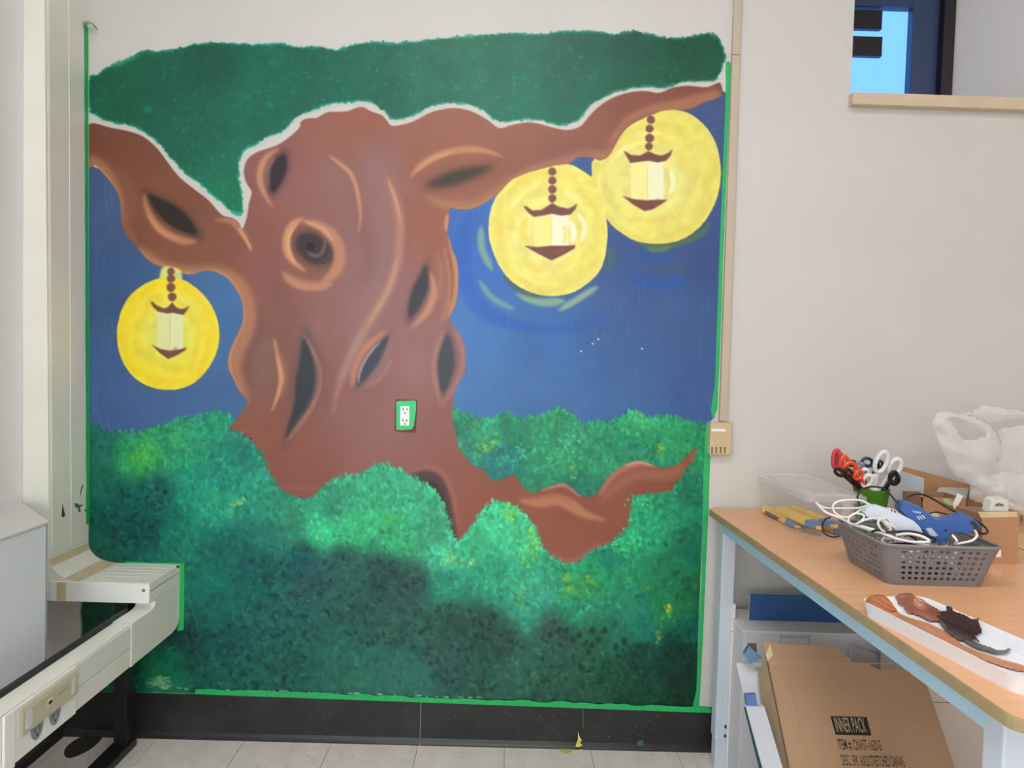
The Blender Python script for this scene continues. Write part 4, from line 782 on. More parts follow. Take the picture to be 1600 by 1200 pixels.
# big white carton
zl = at(1171, 969, Y=-.14).z; Ya = at(1171, 985, Z=zl).y
a, b_ = at(1160, 985, Y=Ya), at(1528, 985, Y=Ya)
wc = thing('storage_carton', 'large white storage carton standing under the table against the wall', 'carton', ((a.x+1.42)/2, (Ya-.05)/2, 0))
MB().box(a.x+.004, 1.395, Ya, -.03, 0, zl-.006).build('body', M_whitebox2, wc, bevel=.003)
MB().box(a.x, 1.40, Ya-.004, -.028, zl-.006, zl).build('lid', M_whitebox, wc, bevel=.002)
for pa, pb in (((1220,993),(1263,994.5)), ((1220,996),(1263,997.5))):
    c, d = at(*pa, Y=Ya), at(*pb, Y=Ya); MB().box(c.x, d.x, Ya-.001, Ya+.001, d.z-.0004, c.z).build('tuck_slot', M_line, wc)
c, d = at(1219.5, 990, Y=Ya), at(1264, 1015, Y=Ya); MB().box(c.x, c.x+.0012, Ya-.0008, Ya+.001, d.z, c.z).box(d.x-.0012, d.x, Ya-.0008, Ya+.001, d.z, c.z).build('tuck_slot', M_line, wc)
# navy box standing on the carton lid
c, d = at(1171.5, 969, Y=-.14), at(1171.5, 928.5, Y=-.14)
nb_ = thing('navy_board', 'thin navy blue board standing on the white carton under the table', 'board', ((c.x+1.36)/2, -.10, zl))
MB().box(c.x, 1.36, -.14, -.132, zl, d.z).build('board_face', M_navybox, nb_, bevel=.001); MB().box(c.x, 1.36, -.132, -.128, zl, d.z).build('backing', M_whitebox, nb_)
bc = thing('beige_carton', 'tall beige carton standing behind the front leg under the table', 'carton', (1.40, -.35, 0))
MB().box(1.215, 1.60, -.43, -.265, 0, .60).build('body', mat('carton_beige', (222,202,190), .7, .03, 4), bc, bevel=.003); qz = at(1462, 1097, Y=-.43).z; MB().box(1.215, 1.60, -.431, -.429, qz-.001, qz+.0005).build('seam', M_line, bc)
# pale narrow carton between leg and big carton
e0 = at(1150, 944, Y=-.13)
pc = thing('narrow_carton', 'narrow pale carton between the table leg and the large white carton', 'carton', ((e0.x+a.x)/2, -.10, 0))
MB().box(e0.x, a.x-.002, -.13, -.03, 0, e0.z).build('body', M_whitebox, pc, bevel=.002)
q = at(1150, 987, Y=-.13); MB().box(e0.x, a.x-.002, -.1312, -.1295, q.z-.001, q.z+.001).build('seam', M_line, pc)
# kraft box of canvases, leaning back
M_kraft = mat('cardboard_kraft', (170,134,104), .75, .05, 4, .05, 140, c2=(180,144,112)); M_kraft_l = mat('cardboard_light', (182,156,126), .75, .05, 10); M_ink = mat('print_black', (38,28,26), .7, .1, 40)
uu = Vector((0, .66, .7513)); nn = Vector((0, -.7513, .66)); XK0, XK1 = .752, 1.182
# top-left corner of the face
p_tl = at(1193, 1006, X=XK0); Lk = p_tl.z/uu.z; p_bl = p_tl-uu*Lk
PL = (p_bl, nn)
kb = thing('canvas_carton', 'brown cardboard carton printed INNER PACK leaning under the table', 'carton', (XK0+.21, p_bl.y, 0))
def face(px, py): return at(px, py, plane=PL)
# front sheet with torn top edge
top = [(1193,1006),(1200,1002),(1222,1007),(1250,1007.5),(1280,1009.5),(1304,1010),(1312,1015),(1318,1022),(1328,1029),(1331,1034),(1355,1037),(1364,1042),(1375,1047),(1392,1045),(1420,1048)]
tp = [face(*q) for q in top]; tp = [Vector((min(q.x, XK1), q.y, q.z)) for q in tp]; tp.append(Vector((XK1, tp[-1].y, tp[-1].z)))
MB().prism([p_bl, Vector((XK1, p_bl.y, p_bl.z))]+tp[::-1], -nn*.004).build('front_sheet', M_kraft, kb)
sd = Vector((0, .7513, -.66))*.105
floorclip = lambda v: Vector((v.x, v.y, max(v.z, .0)))
s_top = at(1174, 1037, X=XK0)
MB().prism([p_bl, p_tl-uu*.03, p_tl-uu*.055+sd*.9, p_bl+sd*.9+uu*.083], (.004, 0, 0)).build('side_sheet', M_kraft_l, kb)
MB().prism([Vector((XK1, p_bl.y, p_bl.z)), Vector((XK1, p_tl.y, p_tl.z))-uu*.06, Vector((XK1, p_tl.y, p_tl.z))-uu*.06+sd*.9, Vector((XK1, p_bl.y, p_bl.z))+sd*.9+uu*.083], (-.004, 0, 0)).build('side_sheet', M_kraft, kb)
MB().prism([p_bl+sd*.9+uu*.084, p_tl-uu*.075+sd*.9, Vector((XK1, p_tl.y, p_tl.z))-uu*.075+sd*.9, Vector((XK1, p_bl.y, p_bl.z))+sd*.9+uu*.084], sd.normalized()*.004).build('back_sheet', M_kraft, kb)
cr = [face(1205, 1037), face(1400, 1037)]
MB().tube([cr[0]+nn*.0002, cr[1]+nn*.0002], .0012, 5).build('crease', M_kraft_l, kb)
for pa, pb in (((1222,1008),(1229,1027)), ((1229,1008),(1235,1027)), ((1226,1040),(1262,1180))): MB().tube([face(*pa), face(*pb)], .0011, 5).build('crease', M_kraft, kb)
MB().prism([p_tl-uu*.03+nn*.0006, p_tl+nn*.0006+Vector((.018,0,0)), p_tl-uu*.03+nn*.0006+Vector((.02,0,0)), p_tl-uu*.05+nn*.0006], nn*.0004).build('tape_patch', M_stain, kb)
rect = [face(1297.5,1119), face(1354,1120.5), face(1361.5,1149.5), face(1305.5,1148)]
ex = Vector((1, 0, 0)); ey = uu
MB().prism([q+nn*.0002 for q in rect], nn*.0006).build('print_block', M_ink, kb)
w = (rect[1]-rect[0]).length
text_mesh('INNER PACK', .052, M_kraft_l, 'lettering', kb, face(1307.5,1143.5)+Vector((0,0,0)), ex, ey, (face(1355.5,1145)-face(1307.5,1143.5)).length, .0012, .0002)
t0, t1 = face(1311,1171), face(1379,1173); text_mesh('ITEM #: CNVST-1620-5', .036, M_ink, 'lettering', kb, t0, ex, ey, (t1-t0).length, .0005, .0002)
t0, t1 = face(1317,1196), face(1415,1199); text_mesh('DESC.: 5PK 16X20 STRETCHED CANVAS', .036, M_ink, 'lettering', kb, t0, ex, ey, (t1-t0).length, .0005, .0002)
# white padded envelope sticking out behind the canvas carton
env = [at(1330, 1008, Y=Ya-.018), at(1405, 1035, Y=Ya-.018), at(1405, 1052, Y=Ya-.018), at(1333, 1040, Y=Ya-.018)]
z_ = lambda v: Vector((v.x, v.y, v.z))
tag(MB().prism([env[0], env[1], Vector((env[1].x, Ya-.018, .0)), Vector((env[0].x, Ya-.018, .0))], (0, .012, 0)).build('padded_envelope', mat('envelope_white', (202,198,206), .5, .02), bevel=.002), 'white padded envelope standing behind the canvas carton', 'envelope')
# blue-sided little box leaning at the carton's corner
M_sky = mat('box_blue', (112,144,172), .5, .04)
sb = thing('small_box', 'small open blue and brown box wedged beside the canvas carton', 'box', at(1180, 1030, Y=-.44))
g = [at(x, y, Y=-.44) for x, y in ((1161,1021),(1169,1008),(1190,1027),(1173,1038))]
MB().prism(g, (0, .006, 0)).build('panel', M_sky, sb); g2 = [at(x, y, Y=-.41) for x, y in ((1168,1006),(1182,1006),(1183,1024),(1178,1020))]
MB().prism(g2, (0, .006, 0)).build('panel', mat('box_brown_inside', (120,100,82), .8), sb)
MB().prism([g[0], g[1], g2[0]+Vector((0,0,0)), g2[0]+(g[0]-g[1])], (.003, 0, 0)).build('panel', M_sky, sb)
# stack of white boards leaning at the left of the carton
def board(label, px_top, px_bot, w, col, th=.01, Yt=-.33, lean=.25, nm='foam_board'):
    xt = at(*px_top, Y=Yt); xb_ = at(*px_bot, Y=Yt-lean)
    zb_ = 0.0; t = (xt.z-zb_)/(xt.z-xb_.z); pb = xt+(xb_-xt)*t
    return tag(MB().prism([xt, xt+Vector((w,0,0)), pb+Vector((w,0,0)), pb], (0, th, 0)).build(nm, col), label, 'board')
M_bw = mat('board_white', (212,214,220), .5, .02); M_bt = mat('board_teal', (40,88,88), .5, .1); M_bb = mat('sticker_blue', (92,120,178), .5)
board('tall white foam board leaning beside the table leg', (1150,1036), (1168,1110), .10, M_bw, .006, -.40, .10)
board('dark teal board edge leaning in front of the white foam board', (1163,1106), (1186,1199), .05, M_bt, .004, -.56, .16)
board('short white foam board leaning closest to the canvas carton', (1166,1104), (1192,1199), .05, M_bw, .012, -.58, .16)
q = [at(x, y, Y=-.575) for x, y in ((1164.5,1086),(1181,1085),(1184,1104),(1167,1105))]
tag(MB().prism(q, (0, .012, 0)).build('label_card', M_bb), 'small blue card on top of the short white foam board', 'card')
# ------------------------------------------------------------------ things on the table
Z0 = ZT_
# foam paint tray
M_foam = mat('foam_white', (236,236,240), .5, .015, 30, .05, 300)
Lx = Vector((.187, -.982, 0)); Wx = Vector((.982, .187, 0))
A = at(1346, 938, Z=Z0+.03); tw, tl = .150, .375
tc_ = A + Wx*(tw/2) + Lx*(tl/2-.012)
def tpt(u, v, z): q = tc_+Wx*u+Lx*v; return Vector((q.x, q.y, z))
tray = thing('paint_tray', 'white foam tray smeared with brown paint on the table edge', 'tray', tpt(0, 0, Z0))
rings = [(1.0-.10, 1.0-.04, 0.0, .022), (1.0, 1.0, .029, .03), (1.012, 1.005, .031, .031), (.975, .985, .0305, .03), (.90, .945, .0045, .024)]
mb = MB(); NS = None
for kx, kl, z, rad in rings:
    ring = rrect(0, 0, tw*kx, tl*kl, rad, 6); NS = len(ring)
    mb.v += [tpt(x, y, Z0+z) for x, y in ring]
for i in range(len(rings)-1):
    for k in range(NS): mb.f.append([i*NS+k, i*NS+(k+1) % NS, (i+1)*NS+(k+1) % NS, (i+1)*NS+k])
mb.f.append(list(range(NS))[::-1]); mb.f.append(list(range((len(rings)-1)*NS, len(rings)*NS)))
mb.build('tray_shell', M_foam, tray, smooth=True)
def tray_hit(x, y, lift):
    """the tray's inner surface seen at a photo pixel: floor, or the sloping wall above it"""
    for k in range(40):
        z = .0045+.025*k/39; t = (z-.0045)/.026; p = at(x, y, Z=Z0+z); d = p-tc_
        qa, qb, rc_ = abs(d.dot(Wx))-(tw/2*(.90+.075*t)-.0018), abs(d.dot(Lx))-(tl/2*(.945+.04*t)-.0018), .027
        if qa <= 0 and qb <= 0 and (qa < -rc_ or qb < -rc_ or math.hypot(qa+rc_, qb+rc_) <= rc_): return p+Vector((0, 0, lift))
    return p+Vector((0, 0, lift))
def inside(poly, x, y):
    c = False; n = len(poly)
    for i in range(n):
        (xa, ya), (xb, yb2) = poly[i], poly[(i+1) % n]
        if (ya > y) != (yb2 > y) and x < (xb-xa)*(y-ya)/(yb2-ya)+xa: c = not c
    return c
def puddle(px, c, z, h=.0012, rough=.3, st=2.5):
    pl = [tuple(v) for v in spl(px, True, 4)]; A_ = np.array(pl); B_ = np.roll(A_, -1, 0); idx = {}; mb = MB()
    xs = np.arange(A_[:, 0].min()-st, A_[:, 0].max()+st, st); ys = np.arange(A_[:, 1].min()-st, A_[:, 1].max()+st, st)
    def vert(i, j):
        if (i, j) not in idx:
            x, y = xs[i], ys[j]; l = h
            if not inside(pl, x, y):
                ab = B_-A_; t = np.clip((((x, y)-A_)*ab).sum(1)/((ab**2).sum(1)+1e-9), 0, 1); q = A_+ab*t[:, None]; k = np.argmin(((q-(x, y))**2).sum(1)); x, y = q[k]; l = .0002
            idx[(i, j)] = len(mb.v); mb.v.append(tray_hit(x, y, z-.0028+l))
        return idx[(i, j)]
    for i in range(len(xs)-1):
        for j in range(len(ys)-1):
            if inside(pl, xs[i]+st/2, ys[j]+st/2): mb.f.append([vert(i, j), vert(i+1, j), vert(i+1, j+1), vert(i, j+1)])
    return mb.build('paint_smear', mat('paint_%d_%d_%d' % c, c, rough, .12, 40, .2, 70), tray, smooth=True)
puddle([(1353,941),(1362,932),(1378,931),(1388,936),(1396,946),(1404,958),(1420,966),(1450,975),(1480,990),(1510,1012),(1560,1030),(1600,1042),(1600,1052),(1560,1042),(1500,1018),(1440,985),(1400,966),(1372,952)], (196,128,84), .0046, .001)
puddle([(1352,942),(1360,933),(1376,931),(1386,936),(1394,946),(1402,957),(1392,958),(1372,950)], (178,106,68), .0058, .0012)
puddle([(1398,935),(1403,933),(1402,931),(1412,929),(1424,929),(1430,934),(1440,938),(1446,943),(1455,949),(1466,955),(1474,962),(1472,972),(1455,974),(1440,967),(1426,962),(1418,960),(1412,952),(1404,948),(1402,942)], (150,92,72), .0058, .0016)
puddle([(1430,938),(1438,940),(1441,948),(1437,955),(1430,950),(1427,944)], (196,140,96), .0075, .0006)
puddle([(1461,963),(1472,958),(1479,957),(1477,951),(1482,949),(1488,953),(1490,958),(1505,963),(1518,970),(1526,970),(1531,967),(1529,974),(1533,985),(1534,992),(1528,996),(1524,999),(1531,1006),(1520,1004),(1500,1004),(1484,995),(1472,982),(1466,972)], (66,48,46), .0060, .002, .25)
puddle([(1502,1000),(1520,1006),(1545,1014),(1562,1020),(1575,1017),(1580,1019),(1573,1024),(1560,1026),(1540,1021),(1515,1012)], (84,76,78), .0066, .0014)
# perforated grey basket
M_bask = mat('basket_grey', (124,121,125), .45, .04, 12)
bk_c = Vector((1.014, -.757, Z0)); bw, bd, tw2, td2, bh = .222, .205, .278, .260, .098
bsk = thing('basket', 'grey perforated plastic basket full of glue guns and cords on the table', 'basket', bk_c)
def perim(w, d, r, ncol):
    """ncol columns on each side, rounded corners of three columns"""
    out = []
    for sx, sy, hx in ((-1,-1,(1,0)), (1,-1,(0,1)), (1,1,(-1,0)), (-1,1,(0,-1))):
        L = (w if hx[0] else d)-2*r; st = (sx*(w/2-(r if hx[0] else 0)), sy*(d/2-(r if hx[1] else 0)))
        for k in range(ncol+1): tq = (k+(.03 if k % 2 == 0 and 0 < k < ncol else (-.03 if k % 2 and k < ncol else 0)))/ncol; out.append((st[0]+hx[0]*L*tq, st[1]+hx[1]*L*tq, k < ncol and k))
        c = (st[0]+hx[0]*L-hx[1]*r, st[1]+hx[1]*L+hx[0]*r); a0 = math.atan2(st[1]+hx[1]*L-c[1], st[0]+hx[0]*L-c[0])
        for k in (1, 2, 3): out.append((c[0]+r*math.cos(a0+R(22.5*k)), c[1]+r*math.sin(a0+R(22.5*k)), False))
    return out
NC, NR = 25, 15
pb_, pt_ = perim(bw, bd, .022, NC), perim(tw2, td2, .03, NC); n = len(pb_)
mb = MB()
zr = [0, .008]+[.008+.074*(k+1+(.02 if k % 2 else -.02))/11.05 for k in range(11)]+[.088, bh]
for z in zr:
    t = z/bh
    mb.v += [bk_c+Vector((pb_[i][0]*(1-t)+pt_[i][0]*t, pb_[i][1]*(1-t)+pt_[i][1]*t, z+.0006)) for i in range(n)]
for r_i in range(len(zr)-1):
    for i in range(n):
        k = pb_[i][2]
        hole_ = (k is not False) and 1 < r_i < 13 and r_i % 2 == 0 and int(k) % 2 == 1 and 0 < int(k) < NC-1
        if not hole_: mb.f.append([r_i*n+i, r_i*n+(i+1) % n, (r_i+1)*n+(i+1) % n, (r_i+1)*n+i])
mb.f.append(list(range(n))[::-1])
mb.build('side_wall', M_bask, bsk, solid=.0022)
MB().tube([bk_c+Vector((x, y, bh)) for x, y, _ in pt_], .0042, 8, True).build('rim', M_bask, bsk, smooth=True)
zi = Z0+bh
def pth(px, Y=None, z=None, n=8): return curve3([at(a, b, Y=(y if Y is None else Y)) for a, b, y in [(q+(0,))[:3] for q in px]], n)
# cords: traced with their own depth
M_cw = mat('cord_white', (232,230,228), .4, .02); M_cb = mat('cord_black', (28,27,29), .45); M_gw = mat('gun_white', (212,218,230), .4, .02); M_blue = mat('gun_blue', (44,88,156), .38, .05, 15)
def cord(label, px, r, m): return tag(MB().tube(pth(px), r, 7).build('cord', m, smooth=True), label, 'cord')
cord('white cord looping over the left rim of the basket', [(1275,785,-.72),(1290,800,-.72),(1310,808,-.72),(1330,818,-.72),(1352,826,-.74),(1370,832,-.76),(1395,838,-.80)], .0030, M_cw)
cord('white cord making a wide loop at the left of the green cup', [(1276,786,-.70),(1288,793,-.70),(1310,794,-.70),(1340,794,-.70),(1352,791,-.70),(1330,806,-.72),(1318,808,-.72),(1306,802,-.72),(1301,792,-.72),(1308,784,-.72),(1325,781,-.72),(1345,782,-.72),(1358,788,-.72),(1364,792,-.72)], .0026, M_cw)
cord('white cord coiled inside the basket below the white glue gun', [(1326,818,-.74),(1327,808,-.74),(1338,802,-.74),(1350,806,-.76),(1345,815,-.76),(1335,820,-.76),(1352,812,-.78),(1372,810,-.78),(1385,818,-.80),(1392,828,-.80),(1380,830,-.82),(1372,818,-.82),(1378,812,-.80),(1398,824,-.80)], .0027, M_cw)
cord('thick white cord along the front rim of the basket', [(1345,822,-.78),(1365,828,-.80),(1385,836,-.82),(1405,843,-.84),(1430,847,-.86),(1452,846,-.87),(1440,838,-.86),(1420,834,-.84),(1400,836,-.82)], .0032, M_cw)
cord('white cord bowing out of the front right of the basket', [(1488,836,-.86),(1495,845,-.87),(1492,850,-.86),(1500,849,-.86),(1518,845,-.86),(1526,838,-.86),(1524,830,-.84),(1516,824,-.80)], .0028, M_cw)
cord('black cord arching over the green cup', [(1432,843,-.80),(1400,826,-.72),(1372,815,-.70),(1352,803,-.68),(1342,786,-.66),(1340,775,-.66),(1345,766,-.66),(1357,761,-.66),(1372,761,-.66),(1383,765,-.68),(1393,775,-.70),(1403,788,-.72),(1410,796,-.74)], .0024, M_cb)
cord('black cord arching behind the blue glue gun', [(1414,788,-.70),(1418,778,-.66),(1430,772,-.64),(1446,774,-.64),(1465,784,-.64),(1485,796,-.66),(1505,806,-.70)], .0025, M_cb)
cord('black cord curling at the blue glue gun handle', [(1520,812,-.76),(1532,818,-.78),(1541,826,-.80),(1543,832,-.82),(1536,834,-.83),(1528,832,-.83)], .0026, M_cb)
cord('black cord lying across the front of the basket contents', [(1362,831,-.80),(1372,828,-.81),(1390,831,-.82),(1420,830,-.83),(1440,834,-.84),(1462,842,-.85),(1456,848,-.85)], .0028, M_cb)
cord('black cord loop hanging over the left side of the basket', [(1298,808,-.66),(1289,812,-.66),(1285,822,-.68),(1288,833,-.70),(1300,839,-.70),(1311,838,-.70)], .0022, M_cb)
cord('thin black cord between the glue guns', [(1445,806,-.70),(1462,800,-.69),(1480,804,-.68),(1488,806,-.66)], .0018, M_cb)
# tangles filling the basket
def tangle(label, n, r, m, seed, z0, z1):
    q = random.Random(seed); pts = []
    for k in range(n): pts.append(bk_c+Vector((q.uniform(-.088,.088), q.uniform(-.078,.078), q.uniform(z0, z1))))
    return tag(MB().tube(curve3(pts, 7), r, 6).build('cord', m, smooth=True), label, 'cord')
tangle('white cord tangle filling the bottom of the basket', 26, .0032, M_cw, 3, .012, .062)
tangle('second white cord tangle in the upper half of the basket', 20, .0030, M_cw, 9, .045, .085)
tangle('black cord tangle buried in the basket', 22, .0036, M_cb, 5, .012, .07)
tangle('grey cord tangle buried in the basket under the white ones', 18, .0042, mat('cord_grey', (92,92,98), .5), 7, .012, .05)
# glue guns
def gun(name, label, px, Ys, th, m, extras):
    g = thing(name, label, 'glue gun', at(px[0][0], px[0][1], Y=Ys[0]))
    x0 = min(q[0] for q in px); x1 = max(q[0] for q in px)
    pts = [at(x, y, Y=Ys[0]+(Ys[1]-Ys[0])*(x-x0)/(x1-x0)) for x, y in px]
    nv = Vector((0.1, 1, .02)).normalized()
    MB().prism(pts, nv*th).build('body', m, g, bevel=.0014)
    for nm, q, m2, pr in extras:
        pp_ = [at(x, y, Y=Ys[0]+(Ys[1]-Ys[0])*(x-x0)/(x1-x0)) for x, y in q]; MB().prism([v-nv*pr for v in pp_], nv*(pr+.004)).build(nm, m2, g)
    return g
gun('glue_gun', 'white hot glue gun lying in the basket', [(1351,802),(1354,795),(1362,791),(1375,791.5),(1392,797),(1412,806),(1428,814),(1438,824),(1442,832),(1436,837),(1420,836),(1402,830),(1384,818),(1366,812),(1355,808)], (-.74,-.80), .028, M_gw,
    [('label_plate', [(1385,792.5),(1398,796),(1408,806),(1400,803)], mat('label_cream', (226,216,206), .5), .001), ('print_mark', [(1391,796),(1393,795.5),(1395,799),(1393,799)], M_ink, .0016), ('print_mark', [(1396,797.5),(1398,797),(1400,801),(1398,801)], M_ink, .0016),
     ('trigger', [(1374,810),(1382,806),(1392,812),(1396,822),(1388,826),(1380,818)], M_cw, .004), ('trigger_gap', [(1379,812),(1384,810),(1389,815),(1391,820),(1386,821)], mat('gap_grey', (128,130,136), .6), .0046)])
gun('glue_gun', 'blue hot glue gun lying on top of the basket', [(1407,797),(1409,788),(1416,785),(1428,788),(1440,793),(1452,803),(1462,811),(1474,813),(1488,811),(1500,807),(1510,804),(1520,810),(1530,818),(1533,826),(1528,831),(1510,832.5),(1490,832),(1481,834),(1484,842),(1482,848),(1468,847),(1458,845),(1450,838),(1438,824),(1424,812),(1414,804)], (-.76,-.84), .034, M_blue,
    [('trigger_window', [(1446,825.5),(1455,824.5),(1466,837),(1455,839)], mat('window_grey', (186,190,204), .4), .001), ('nozzle_cap', [(1518,812),(1526,818),(1532,829),(1527,833),(1522,828)], M_cb, .002), ('print_mark', [(1432,807),(1433.5,806.5),(1438,812),(1436.5,812.3)], M_cw, .0008), ('print_mark', [(1436,806),(1437.5,805.5),(1442,811),(1440.5,811.3)], M_cw, .0008), ('print_mark', [(1440,805),(1441.5,804.5),(1446,810),(1444.5,810.3)], M_cw, .0008),
     ('scuff_mark', [(1424,797),(1440,800),(1438,803),(1428,801)], mat('scuff_pale', (150,172,206), .6), .0008), ('trigger_pin', [(1475,828),(1479,826),(1480,829),(1477,831)], M_cb, .001), ('screw_hole', [(1515,815),(1519,816),(1518,820),(1515,819)], M_cb, .001)])
nz0, nz1 = at(1412, 792, Y=-.75), at(1402, 781, Y=-.74)
tag(MB().tube([nz0, nz0+(nz1-nz0)*.6, nz1], [.007,.005,.003], 10).build('glue_stick', mat('nozzle_brown', (74,60,58), .4), smooth=True), 'dark brown glue gun nozzle tip poking up behind the blue glue gun', 'nozzle')
# clear plastic box with lid
M_clear = clear_mat('plastic_clear', (224,224,224), .94, .18); M_clear_r = clear_mat('plastic_rim', (226,225,226), .70, .15)
cx0, cx1, cy0, cy1 = .880, 1.052, -.452, -.045; ch = .128
cbx = thing('clear_box', 'clear plastic lidded box holding yellow cutters on the table', 'box', ((cx0+cx1)/2, (cy0+cy1)/2, Z0))
mb = MB(); 
def tub(mb, k0, k1, z0, z1, floor_=True, inset=0):
    cx, cy = (cx0+cx1)/2, (cy0+cy1)/2; w, d = cx1-cx0, cy1-cy0
    a = rrect(cx, cy, w-2*k0, d-2*k0, .022, 5); b = rrect(cx, cy, w-2*k1, d-2*k1, .025, 5); n = len(a)
    base = len(mb.v); mb.v += [Vector((x, y, z0)) for x, y in a]+[Vector((x, y, z1)) for x, y in b]
    mb.f += [[base+i, base+(i+1) % n, base+n+(i+1) % n, base+n+i] for i in range(n)]
    if floor_: mb.f.append([base+i for i in range(n)][::-1])
    return mb
tub(mb, .010, .002, Z0+.0015, Z0+ch-.012).build('tub', M_clear, cbx)
mb = MB(); tub(mb, -.006, -.006, Z0+ch-.016, Z0+ch, False); tub(mb, -.006, .012, Z0+ch, Z0+ch+.004, False); tub(mb, .012, .016, Z0+ch+.004, Z0+ch-.002, False)
n_ = len(rrect(0, 0, 1, 1, .1, 5)); mb.f.append(list(range(len(mb.v)-n_, len(mb.v))))
mb.build('lid', M_clear_r, cbx)
for xq in (cx1-.075, ): MB().box(xq, xq+.022, cy0-.012, cy0-.006, Z0+.075, Z0+ch-.01).build('latch', M_clear_r, cbx, bevel=.002)
for k, rr_ in enumerate((.010, .022)):
    MB().tube([Vector((x, y, Z0+ch+.0045-.006*k)) for x, y in rrect((cx0+cx1)/2, (cy0+cy1)/2, cx1-cx0+.012-2*rr_, cy1-cy0+.012-2*rr_, .022, 5)], .0014, 6, True).build('rim_bead', M_clear_r, cbx)
M_yel = mat('cutter_yellow', (244,198,72), .45, .06, 30); M_cbl = mat('cutter_blue', (92,124,182), .45, .05); M_gry = mat('cutter_grey', (112,108,118), .5, .05)
for k, (x0, y0, x1, y1, z, lb) in enumerate(((.900,-.08,.915,-.32,.003,'yellow cutter lying along the near side of the clear box'), (.905,-.19,.935,-.425,.0245,'yellow cutter closest to the front corner of the clear box'), (.932,-.09,.962,-.31,.003,'yellow cutter in the middle of the clear box floor'),
     (.950,-.16,.990,-.40,.0245,'yellow cutter with blue tip crossing over the others in the clear box'), (.985,-.07,1.02,-.28,.003,'yellow cutter at the back of the clear box'), (.995,-.20,1.022,-.42,.003,'yellow cutter by the right side of the clear box'))):
    a = Vector((x0, y0, Z0+z)); b_ = Vector((x1, y1, Z0+z)); d = (b_-a).normalized(); sN = Vector((-d.y, d.x, 0)); L = (b_-a).length; g = thing('utility_cutter', lb, 'cutter', a, 'yellow cutters in the clear box')
    def seg(t0, t1, w0, w1, h0, name, m):
        p0, p1 = a+d*(L*t0), a+d*(L*t1); MB().add([p0-sN*w0, p0+sN*w0, p1+sN*w1, p1-sN*w1]+[q+Vector((0,0,h0)) for q in (p0-sN*w0*.8, p0+sN*w0*.8, p1+sN*w1*.8, p1-sN*w1*.8)], [(0,1,2,3),(4,5,6,7),(0,1,5,4),(1,2,6,5),(2,3,7,6),(3,0,4,7)]).build(name, m, g, bevel=.002)
    seg(0, .74, .0155, .0185, .020, 'handle', M_yel); seg(.74, .93, .0185, .013, .018, 'head', M_cbl); seg(.93, 1.0, .008, .006, .009, 'guard', M_yel)
    p0 = a+d*(L*.12)-sN*.0185
    if k in (0, 3): MB().prism([p0, p0+d*(L*.42), p0+d*(L*.45)+Vector((0,0,.011)), p0+d*(L*.03)+Vector((0,0,.011))], sN*.003).build('grip', M_gry, g)
# green cup with scissors
cc = Vector((1.113, -.356, Z0)); M_green = mat('cup_green', (66,138,34), .4, .05, 10)
cup = thing('green_cup', 'green plastic cup holding scissors behind the basket', 'cup', cc)
MB().lathe([(0, .0), (.036, .0), (.050, .135), (.0515, .137), (.0515, .141), (.0485, .141), (.048, .135), (.0345, .004), (0, .004)], cc, 32).build('cup_body', M_green, cup, smooth=True)
def scissors(label, loops, mh, m2=None, r=.0042, foot=(0, 0)):
    """loops: pixel ellipses (cx, cy, rx, ry, tilt, depth); shanks run down into the cup"""
    r = r*1.22
    g = thing('scissors', label, 'scissors', cc+Vector((foot[0], foot[1], .006)), 'scissors in the green cup')
    base = cc+Vector((foot[0], foot[1], .006))
    for i, (x, y, rx, ry, tilt, dp) in enumerate(loops):
        P_ = []
        for t in np.linspace(0, 2*math.pi, 22, endpoint=False):
            u, v = rx*math.cos(t), ry*math.sin(t); P_.append(at(x+u*math.cos(tilt)-v*math.sin(tilt), y+u*math.sin(tilt)+v*math.cos(tilt), Y=dp+.004*math.sin(t)))
        h = MB().tube(P_, r, 8, True).build('handle', mh if i == 0 or m2 is None else m2, g, smooth=True)
        low = min(P_, key=lambda q: (q-(cc+Vector((0, 0, .14)))).length)
        mid = cc+Vector((foot[0]*1.5+.004*(2*i-1), foot[1]*1.5, .128))
        MB().tube([low, low.lerp(mid, .5), mid], [r, r*.9, r*.8], 8).build('shank', mh if i == 0 or m2 is None else m2, g, smooth=True)
        bl = (mid-base).normalized(); sd_ = bl.cross(Vector((0, 1, 0))).normalized()*.006
        MB().prism([mid-sd_, mid+sd_, base+sd_*.2, base-sd_*.2], (0, .0016, 0)).build('blade', mat('blade_steel', (170,172,178), .25, .03, 10, metal=.7), g)
    return g
M_red = mat('handle_red', (212,58,70), .4, .05); M_or = mat('handle_orange', (232,84,48), .4, .05); M_wh = mat('handle_white', (226,226,222), .4, .02); M_bk = mat('handle_black', (30,28,30), .4); M_bl = mat('handle_blue', (58,66,116), .4); M_gr = mat('handle_grey', (108,108,114), .4); M_chrome = mat('handle_chrome', (190,190,200), .2, .03, 10, metal=.6)
scissors('red and grey handled scissors standing tallest at the left of the green cup', [(1307,718,5.5,14.5,.05,-.36),(1311,719.5,4.2,12,.05,-.35)], M_red, M_gr, .0052, (-.016,-.006))
scissors('orange handled scissors beside the red pair in the green cup', [(1319,722,5,9,.1,-.37),(1328,731,9,8,-.3,-.385)], M_or, M_or, .0052, (-.012,.008))
scissors('black and red handled scissors drooping over the left rim of the cup', [(1312,738,8,4.5,.5,-.40),(1327,741,4.8,9,-.55,-.40)], M_bk, M_bk, .0042, (-.02,-.012))
scissors('dark blue handled scissors behind the chrome pair', [(1355,722,8,6,.2,-.32),(1331,724,8,3.5,.05,-.33)], M_bl, M_bl, .0042, (0,.018))
